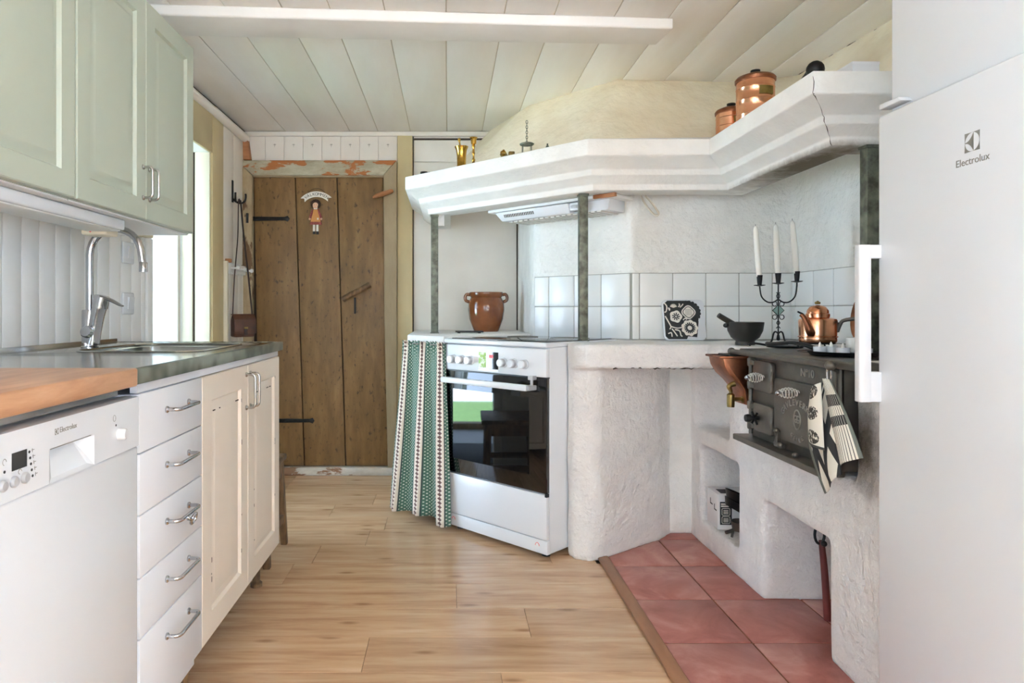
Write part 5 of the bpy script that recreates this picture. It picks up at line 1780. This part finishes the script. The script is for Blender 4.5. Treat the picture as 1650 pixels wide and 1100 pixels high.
dmn = [(0, 0.156), (0.0225, 0.134), (0, 0.112), (-0.0225, 0.134)]
MB().tube([(p[0], 0, p[1]) for p in dmn], 0.002, 6, closed=True).build('diamond_frame', 'iron_dark', ca)
MB().prism([(p[0] * 0.92, (p[1] - 0.134) * 0.92 + 0.134) for p in dmn], -0.002, 0.002, 'y').build('diamond_glass', 'teal_glass', ca)
cups = ((-0.073, 0.232), (0.0, 0.240), (0.073, 0.247))
for cx_, cz_ in cups:
    if cx_ > 0:
        MB().tube([(cx_, 0, 0.228), (cx_, 0, cz_)], 0.0028, 8).build('arm_tip', 'iron_dark', ca)
    MB().lathe([(0.003, cz_ - 0.004), (0.021, cz_), (0.021, cz_ + 0.002), (0.008, cz_ + 0.002), (0.009, cz_ + 0.012), (0.0115, cz_ + 0.040), (0.010, cz_ + 0.040), (0.008, cz_ + 0.016), (0, cz_ + 0.016)], 20, (cx_, 0, 0)).build('candle_cup', 'iron_dark', ca)
for (cx_, cz_), ln_, lean, lb in zip(cups, (0.215, 0.215, 0.222), (-0.016, -0.010, -0.018),
                                    ('white taper candle in the cup nearest the mortar bowl', 'white taper candle in the middle cup of the candelabra', 'white taper candle in the cup nearest the copper kettle')):
    z0 = cz_ + 0.017
    cn = thing('candle', lb, 'candle', (1.292 + cx_, 2.635, ZC + z0), 0, 'taper candles in the candelabra')
    pts = [(lean * t, 0, ln_ * t) for t in (0, 0.3, 0.6, 0.85, 0.95, 0.985, 1.0)]
    MB().tube(pts, [0.0088, 0.0115, 0.011, 0.0098, 0.008, 0.005, 0.001], 16).build('wax', 'candle', cn)
    MB().tube([(lean, 0, ln_ - 0.002), (lean * 1.03, 0, ln_ + 0.007)], 0.0008, 5).build('wick', 'charcoal', cn)

# copper kettle on trivet
kt = thing('copper_kettle', 'copper coffee kettle with long iron handle on the stove', 'kettle', (1.290, 2.35, 0.910))
MB().lathe([(0, 0.0), (0.058, 0.0), (0.060, 0.004), (0.059, 0.016), (0.063, 0.018), (0.063, 0.020), (0.059, 0.022), (0.061, 0.074), (0.058, 0.080), (0.046, 0.084), (0.036, 0.086), (0.036, 0.096), (0, 0.096)], 40).build('body', 'copper', kt)
MB().lathe([(0.038, 0.088), (0.038, 0.098), (0.035, 0.100), (0.034, 0.110), (0.026, 0.122), (0.010, 0.128), (0, 0.129)], 32).build('lid', 'copper', kt)
kn_ = MB()
for q in range(5):
    kn_.sphere((0.005 * math.cos(2 * PI * q / 5), 0.005 * math.sin(2 * PI * q / 5), 0.136), 0.005, 8)
kn_.sphere((0, 0, 0.139), 0.005, 8)
kn_.build('lid_knob', 'old_brass', kt)
MB().tube([(-0.034, -0.030, 0.028), (-0.049, -0.040, 0.040), (-0.058, -0.037, 0.066), (-0.066, -0.031, 0.088), (-0.074, -0.027, 0.097)], [0.016, 0.014, 0.010, 0.008, 0.0075], 14).build('spout', 'dull_copper', kt)
MB().tube([(-0.068, -0.029, 0.098), (-0.082, -0.022, 0.106)], [0.009, 0.007], 12, flat=0.4).build('spout_lid', 'iron_dark', kt)
hdl = MB().tube([(0.053, -0.028, 0.036), (0.060, -0.032, 0.062), (0.070, -0.038, 0.076), (0.11, -0.060, 0.084), (0.16, -0.088, 0.094), (0.20, -0.110, 0.098)], [0.005, 0.006, 0.006, 0.007, 0.010, 0.011], 12).build('handle', 'iron', kt)
MB().prism([(0.048, 0.034), (0.054, 0.034), (0.064, 0.066), (0.046, 0.072)], -0.033, -0.026, 'y').build('handle_plate', 'iron', kt, bevel=0.002)
trv = thing('kettle_trivet', 'low black iron trivet under the copper kettle', 'trivet', (1.290, 2.35, ZC))
MB().tube([(0.052 * math.cos(2 * PI * i / 32), 0.052 * math.sin(2 * PI * i / 32), 0.0205) for i in range(32)], 0.0032, 6, closed=True).build('ring', 'iron_dark', trv)
for q in range(3):
    a = 2 * PI * q / 3 + 0.4
    MB().tube([(0.052 * math.cos(a), 0.052 * math.sin(a), 0.020), (0.062 * math.cos(a), 0.062 * math.sin(a), 0.010), (0.058 * math.cos(a), 0.058 * math.sin(a), 0.002)], 0.003, 6).build('leg', 'iron_dark', trv)
    MB().tube([(0, 0, 0.0205), (0.052 * math.cos(a), 0.052 * math.sin(a), 0.0205)], 0.003, 6).build('spoke', 'iron_dark', trv)

# second pan behind, black lifter with curled handle
pn2 = thing('iron_griddle', 'flat black iron griddle with curled handle beside the kettle', 'griddle', (1.23, 2.46, ZC))
MB().lathe([(0, 0), (0.060, 0), (0.064, 0.006), (0.060, 0.007), (0, 0.004)], 28).build('plate', 'iron_dark', pn2)
MB().tube([(-0.055, 0.02, 0.006), (-0.09, 0.035, 0.012), (-0.105, 0.05, 0.010), (-0.10, 0.06, 0.004)], 0.004, 8).build('handle', 'iron_dark', pn2)

# black pan with tea lights
pan = thing('cast_iron_pan', 'shallow black iron pan with a long handle holding tea lights', 'pan', (1.185, 2.02, ZC))
MB().lathe([(0, 0), (0.088, 0), (0.098, 0.012), (0.094, 0.012), (0.085, 0.006), (0, 0.006)], 36).build('dish', 'iron_dark', pan)
MB().tube([(-0.030, 0.086, 0.012), (-0.045, 0.13, 0.024), (-0.055, 0.20, 0.028), (-0.058, 0.30, 0.020), (-0.056, 0.36, 0.017), (-0.050, 0.375, 0.017)], [0.008, 0.007, 0.006, 0.006, 0.007, 0.005], 10).build('handle', 'iron_dark', pan)
for (tx_, ty_), lb in zip(((-0.050, 0.035), (-0.018, -0.030), (-0.010, 0.046), (0.030, -0.060)),
                         ('small white tea light at the far edge of the iron pan', 'small white tea light at the near edge of the iron pan',
                          'small white tea light behind the others in the iron pan', 'small white tea light closest to the refrigerator handle')):
    tl = thing('tea_light', lb, 'tea light', (1.185 + tx_, 2.02 + ty_, ZC + 0.006), 0, 'tea lights in the iron pan')
    MB().lathe([(0.0185, 0), (0.019, 0.018), (0.017, 0.018), (0.016, 0.015), (0, 0.015)], 24).build('cup', 'appliance', tl)
    MB().lathe([(0.0045, 0.015), (0.005, 0.020), (0.0035, 0.027), (0, 0.033)], 12).build('tip', 'flame', tl)
gl = thing('frosted_votive', 'frosted white glass votive in the iron pan by the refrigerator', 'candle holder', (1.234, 2.030, ZC + 0.006))
MB().lathe([(0.026, 0), (0.030, 0.004), (0.031, 0.046), (0.029, 0.046), (0.027, 0.008), (0, 0.006)], 28).build('glass', 'frost', gl)
cd_ = thing('copper_pan_lid', 'round copper lid leaning on the niche wall behind the refrigerator handle', 'lid', (1.515, 2.40, ZC))
MB().lathe([(0, 0), (0.11, 0.0), (0.118, 0.006), (0.116, 0.010), (0.10, 0.006), (0, 0.012)], 36, (0.0, 0, 0.119), Matrix.Rotation(R(-80), 3, 'Y')).build('disc', 'dull_copper', cd_)
MB().tube([(-0.01, -0.02, 0.12), (-0.03, -0.015, 0.12), (-0.03, 0.015, 0.12), (-0.01, 0.02, 0.12)], 0.004, 8).build('loop', 'old_brass', cd_)

# stoneware pot and black grid on the side counter
po = thing('stoneware_pot', 'brown glazed stoneware pot with two ear handles', 'pot', (0.222, 3.93, 0.898))
MB().lathe([(0, 0), (0.070, 0), (0.074, 0.006), (0.098, 0.07), (0.106, 0.125), (0.104, 0.165), (0.094, 0.190), (0.090, 0.196), (0.096, 0.205), (0.100, 0.222), (0.098, 0.228), (0.090, 0.228), (0.086, 0.205), (0.092, 0.16), (0.09, 0.10), (0.06, 0.01), (0, 0.008)], 44).build('body', 'glazed_pot', po)
for s in (-1, 1):
    MB().tube([(s * 0.095, 0, 0.212), (s * 0.112, 0, 0.216), (s * 0.122, 0, 0.200), (s * 0.118, 0, 0.180), (s * 0.098, 0, 0.172)], 0.0095, 10).build('handle', 'glazed_pot', po)
gr = thing('iron_pot_stand', 'flat black iron pot stand next to the stoneware pot', 'trivet', (0.115, 3.66, 0.8985))
for q in range(4):
    MB().box(-0.075, 0.075, -0.06 + q * 0.036, -0.045 + q * 0.036, 0.004, 0.010).build('bar', 'iron_dark', gr, bevel=0.001)
for q in range(2):
    MB().box(-0.065 + q * 0.11, -0.050 + q * 0.11, -0.065, 0.068, 0.0, 0.006).build('cross_bar', 'iron_dark', gr, bevel=0.001)

# ================================================================== THINGS ON THE HOOD LEDGE
ZH = 1.7215
br = thing('brass_mortar', 'small brass mortar on the hood ledge', 'mortar', (0.066, 3.315, ZH))
MB().lathe([(0, 0), (0.024, 0), (0.025, 0.006), (0.022, 0.012), (0.023, 0.06), (0.026, 0.085), (0.034, 0.104), (0.032, 0.105), (0.022, 0.085), (0.018, 0.03), (0, 0.02)], 32).build('cup', 'brass', br)
ps = MB().tube([(0.006, 0, 0.04), (-0.004, 0, 0.09), (-0.010, 0, 0.128), (-0.011, 0, 0.136), (-0.012, 0, 0.146)], [0.006, 0.005, 0.004, 0.0075, 0.006], 12)
tag(ps.build('brass_pestle', 'brass', None, M=Matrix.Translation((0.066, 3.315, ZH))), 'thin brass pestle standing in the small brass mortar', 'pestle')
bc = thing('brass_candlestick', 'slender brass candlestick on the hood ledge', 'candlestick', (0.124, 3.275, ZH))
MB().lathe([(0, 0), (0.028, 0), (0.026, 0.006), (0.010, 0.014), (0.006, 0.022), (0.009, 0.030), (0.005, 0.038), (0.0045, 0.055), (0.008, 0.062), (0.005, 0.070), (0.005, 0.090), (0.009, 0.098), (0.006, 0.104)], 24).build('stem', 'brass', bc)
MB().lathe([(0.006, 0.104), (0.013, 0.108), (0.014, 0.132), (0.019, 0.136), (0.019, 0.139), (0.012, 0.139), (0.010, 0.115), (0, 0.115)], 24).build('cup', 'brass', bc)
sb = thing('brass_cup', 'tiny brass cup lying on the hood ledge', 'cup', (0.246, 3.145, ZH))
MB().lathe([(0.006, 0), (0.018, 0.008), (0.020, 0.026), (0.018, 0.026), (0.015, 0.010), (0, 0.006)], 20, (0, 0, 0.020), Matrix.Rotation(R(60), 3, 'Y')).build('cup', 'brass', sb)
MB().lathe([(0.012, 0), (0.013, 0.003), (0, 0.004)], 16, (-0.006, 0, 0.0)).build('foot', 'brass', sb)
sn = thing('brass_scissors', 'old brass candle scissors lying on the hood ledge', 'scissors', (0.290, 3.105, ZH))
MB().box(-0.03, 0.05, -0.006, 0.006, 0.008, 0.014).build('blade', 'old_brass', sn, bevel=0.002)
MB().tube([(-0.035 + 0.014 * math.cos(2 * PI * i / 16), -0.012 + 0.010 * math.sin(2 * PI * i / 16), 0.013 + 0.010 * math.sin(2 * PI * i / 16)) for i in range(16)], 0.0035, 6, closed=True).build('ring', 'old_brass', sn)
MB().box(-0.012, 0.016, -0.014, 0.014, 0.0, 0.030).build('box', 'old_brass', sn, bevel=0.004)
ws = thing('hanging_light_holder', 'dark wire light holder with an upright chain on the hood ledge', 'candle holder', (0.356, 3.045, ZH))
MB().lathe([(0, 0), (0.030, 0.0), (0.033, 0.005), (0.028, 0.008), (0, 0.006)], 20, (0, 0, 0.046)).build('plate', 'iron_post', ws)
for q in range(4):
    a = PI / 4 + q * PI / 2
    MB().tube([(0.026 * math.cos(a), 0.026 * math.sin(a), 0.046), (0.028 * math.cos(a), 0.028 * math.sin(a), 0.0)], 0.0016, 6).build('leg', 'iron_post', ws)
for q in range(9):
    z = 0.058 + 0.0115 * q
    a = q * PI / 2
    MB().tube([(0.0042 * math.cos(t) * math.cos(a), 0.0042 * math.cos(t) * math.sin(a), z + 0.0078 * math.sin(t)) for t in [2 * PI * i / 10 for i in range(10)]], 0.0015, 5, closed=True).build('chain_link', 'iron_post', ws)
bl = thing('small_bell', 'tiny dark metal bell on the hood ledge', 'bell', (0.437, 2.962, ZH))
MB().lathe([(0.013, 0), (0.012, 0.004), (0.008, 0.016), (0.005, 0.024), (0, 0.026)], 16).build('bell', 'iron_post', bl)
MB().sphere((0, 0, 0.029), 0.004, 8).build('loop', 'iron_post', bl)
fl_ = thing('metal_ring_dish', 'small dark metal dish at the wall end of the hood ledge', 'dish', (-0.125, 3.50, ZH))
MB().lathe([(0.012, 0), (0.020, 0.010), (0.019, 0.018), (0.016, 0.018), (0.014, 0.008), (0, 0.005)], 20).build('dish', 'iron_dark', fl_)
MB().tube([(0.018, 0, 0.014), (0.03, 0, 0.016), (0.04, 0, 0.013)], 0.003, 6).build('handle', 'iron_dark', fl_)


def canister(label, loc, r_, h_):
    c = thing('copper_canister', label, 'canister', loc, R(25), 'copper canisters on the hood ledge')
    MB().lathe([(0, 0), (r_, 0), (r_, h_ * 0.30), (r_ * 1.02, h_ * 0.31), (r_, h_ * 0.32), (r_, h_ * 0.58), (r_ * 1.02, h_ * 0.59), (r_, h_ * 0.60), (r_, h_ * 0.82), (r_ * 1.02, h_ * 0.83), (r_, h_ * 0.84), (r_, h_), (0, h_)], 44).build('body', 'copper', c)
    ld_ = MB().lathe([(r_ * 1.06, h_ - 0.006), (r_ * 1.07, h_ + 0.004), (r_ * 0.98, h_ + 0.012), (r_ * 0.6, h_ + 0.022), (0, h_ + 0.027)], 40).build('lid', 'dull_copper', c)
    MB().lathe([(0.008, h_ + 0.024), (0.008, h_ + 0.03), (0.018, h_ + 0.034), (0.018, h_ + 0.040), (0, h_ + 0.043)], 18).build('lid_knob', 'iron_dark', ld_)
    # curved name plate
    pl = MB()
    for q in range(6):
        a0_, a1_ = R(-128 + q * 8), R(-120 + q * 8)
        rr0, rr1 = r_ * 1.005, r_ * 1.03
        pl.hexa([(rr0 * math.cos(a0_), rr0 * math.sin(a0_), h_ * 0.64), (rr1 * math.cos(a0_), rr1 * math.sin(a0_), h_ * 0.64), (rr1 * math.cos(a1_), rr1 * math.sin(a1_), h_ * 0.64), (rr0 * math.cos(a1_), rr0 * math.sin(a1_), h_ * 0.64)],
                [(rr0 * math.cos(a0_), rr0 * math.sin(a0_), h_ * 0.80), (rr1 * math.cos(a0_), rr1 * math.sin(a0_), h_ * 0.80), (rr1 * math.cos(a1_), rr1 * math.sin(a1_), h_ * 0.80), (rr0 * math.cos(a1_), rr0 * math.sin(a1_), h_ * 0.80)])
    pl.build('name_plate', 'old_brass', c)
    return c


canister('large copper canister with domed lid on the hood ledge', (1.200, 2.630, ZH), 0.070, 0.195)
canister('smaller copper canister half hidden behind the large one', (1.215, 2.890, ZH), 0.062, 0.145)
lad = thing('black_ladle', 'black iron ladle lying at the hood corner', 'ladle', (1.110, 2.035, ZH))
MB().sphere((0, 0, 0.026), 0.026, 16).build('bowl', 'iron_dark', lad)
MB().tube([(0, 0.02, 0.032), (0.0, 0.05, 0.024), (0.0, 0.10, 0.012), (0.0, 0.17, 0.008)], [0.012, 0.009, 0.006, 0.004], 10).build('handle', 'iron_dark', lad)
wbx = thing('white_carton', 'small white carton on the hood ledge near the refrigerator', 'carton', (1.20, 2.01, ZH))
MB().box(-0.005, 0.075, -0.02, 0.06, 0, 0.034).build('box', 'carton', wbx, bevel=0.001)
MB().box(-0.006, 0.076, -0.021, 0.061, 0.026, 0.0345).build('lid', 'carton', wbx, bevel=0.001)

# ================================================================== THINGS IN THE NICHES
ZN = 0.112
bx = thing('white_carton_box', 'white printed carton in the low hearth niche', 'box', (1.196, 2.852, ZN), R(-3))
MB().box(-0.075, 0.16, -0.065, 0.065, 0, 0.145).build('carton', 'carton', bx, bevel=0.0015)
pr_ = MB()
pr_.box(-0.066, -0.018, -0.0658, -0.064, 0.020, 0.115)
pr_.build('black_label', 'charcoal', bx, smooth=False)
tx = MB()
for q in range(2):
    tx.tube([(p[0], -0.0662, p[1]) for p in rrect(-0.058, -0.026, 0.026 + 0.034 * q, 0.054 + 0.034 * q, 0.004, 3)], 0.0012, 4, closed=True)
    for s in range(3):
        tx.box(-0.052, -0.032, -0.0666, -0.065, 0.032 + 0.034 * q + s * 0.006, 0.035 + 0.034 * q + s * 0.006)
tx.box(-0.062, -0.026, -0.0664, -0.065, 0.103, 0.109)
tx.box(-0.062, -0.030, -0.0664, -0.065, 0.094, 0.100)
tx.build('label_print', 'cream_print', bx, smooth=False)
MB().box(-0.055, -0.005, -0.045, 0.02, 0.1446, 0.1456).build('top_print', 'charcoal', bx, smooth=False)
for yy, zz in ((0.02, 0.085), (-0.03, 0.073)):
    MB().prism([(yy - 0.022, zz), (yy + 0.006, zz), (yy + 0.006, zz + 0.024), (yy, zz + 0.024), (yy, zz + 0.005), (yy - 0.022, zz + 0.005)], -0.0757, -0.0745, 'x').build('arrow_print', 'charcoal', bx, smooth=False)
for i, (loc, r_, tilt, lb, rx_) in enumerate((((1.168, 2.712, 0.268), 0.055, 22, 'black round frying pan topmost in the low niche', 0),
                                              ((1.166, 2.714, 0.230), 0.058, 28, 'black frying pan tilted beneath the topmost pan in the niche', 0))):
    f = thing('frying_pan', lb, 'pan', loc, 0, 'pans in the low niche')
    Rm = Matrix.Rotation(R(tilt), 3, 'Y')
    MB().lathe([(0, -0.015), (r_ * 0.75, -0.015), (r_, 0.012), (r_ * 1.02, 0.014), (r_ * 0.97, 0.014), (r_ * 0.72, -0.010), (0, -0.010)], 32, (0, 0, 0), Rm).build('dish', 'iron_dark', f)
    MB().tube([Rm @ Vector((r_, 0, 0.01)), Rm @ Vector((r_ + 0.06, 0.01, 0.018)), Rm @ Vector((r_ + 0.13, 0.02, 0.020))], 0.007, 8).build('handle', 'iron_dark', f)
pt = thing('iron_saucepan', 'small grey iron pot under the frying pans in the low niche', 'pan', (1.172, 2.690, ZN))
MB().lathe([(0, 0.030), (0.034, 0.030), (0.040, 0.066), (0.038, 0.066), (0.032, 0.036), (0, 0.036)], 28).build('dish', 'iron', pt)
for q in range(3):
    a = 2 * PI * q / 3 + 0.8
    MB().tube([(0.03 * math.cos(a), 0.03 * math.sin(a), 0.034), (0.036 * math.cos(a), 0.036 * math.sin(a), 0.0)], [0.006, 0.005], 8).build('leg', 'iron', pt)
MB().tube([(-0.038, -0.01, 0.034), (-0.055, -0.014, 0.030), (-0.07, -0.016, 0.026)], 0.007, 8).build('handle', 'iron', pt)

tl = thing('fire_tool', 'dark red fire tool with iron ring leaning in the wood opening', 'fire tool', (1.240, 2.20, 0.008))
MB().tube([(0.0, 0, 0.0), (-0.004, 0.01, 0.15), (-0.012, 0.015, 0.255)], [0.012, 0.011, 0.009], 10).build('shaft', 'red_tool', tl)
MB().tube([(-0.018 + 0.016 * math.cos(t), 0.015, 0.275 + 0.030 * math.sin(t)) for t in [2 * PI * i / 18 for i in range(18)]], 0.0045, 8, closed=True).build('ring', 'iron_dark', tl)
MB().sphere((-0.012, 0.0, 0.25), 0.010, 10).build('pommel', 'iron_dark', tl)
fw = thing('firewood_stick', 'split piece of firewood inside the wood opening', 'firewood', (1.40, 2.10, 0.008))
MB().prism([(-0.025, 0.0), (0.02, 0.0), (0.028, 0.02), (0.0, 0.04)], -0.07, 0.20, 'y').build('wood', 'terracotta_wood', fw, bevel=0.003)

print('objects', len(bpy.data.objects), 'tris', sum(len(o.data.loop_triangles) if False else len(o.data.polygons) for o in bpy.data.objects if o.type == 'MESH'))
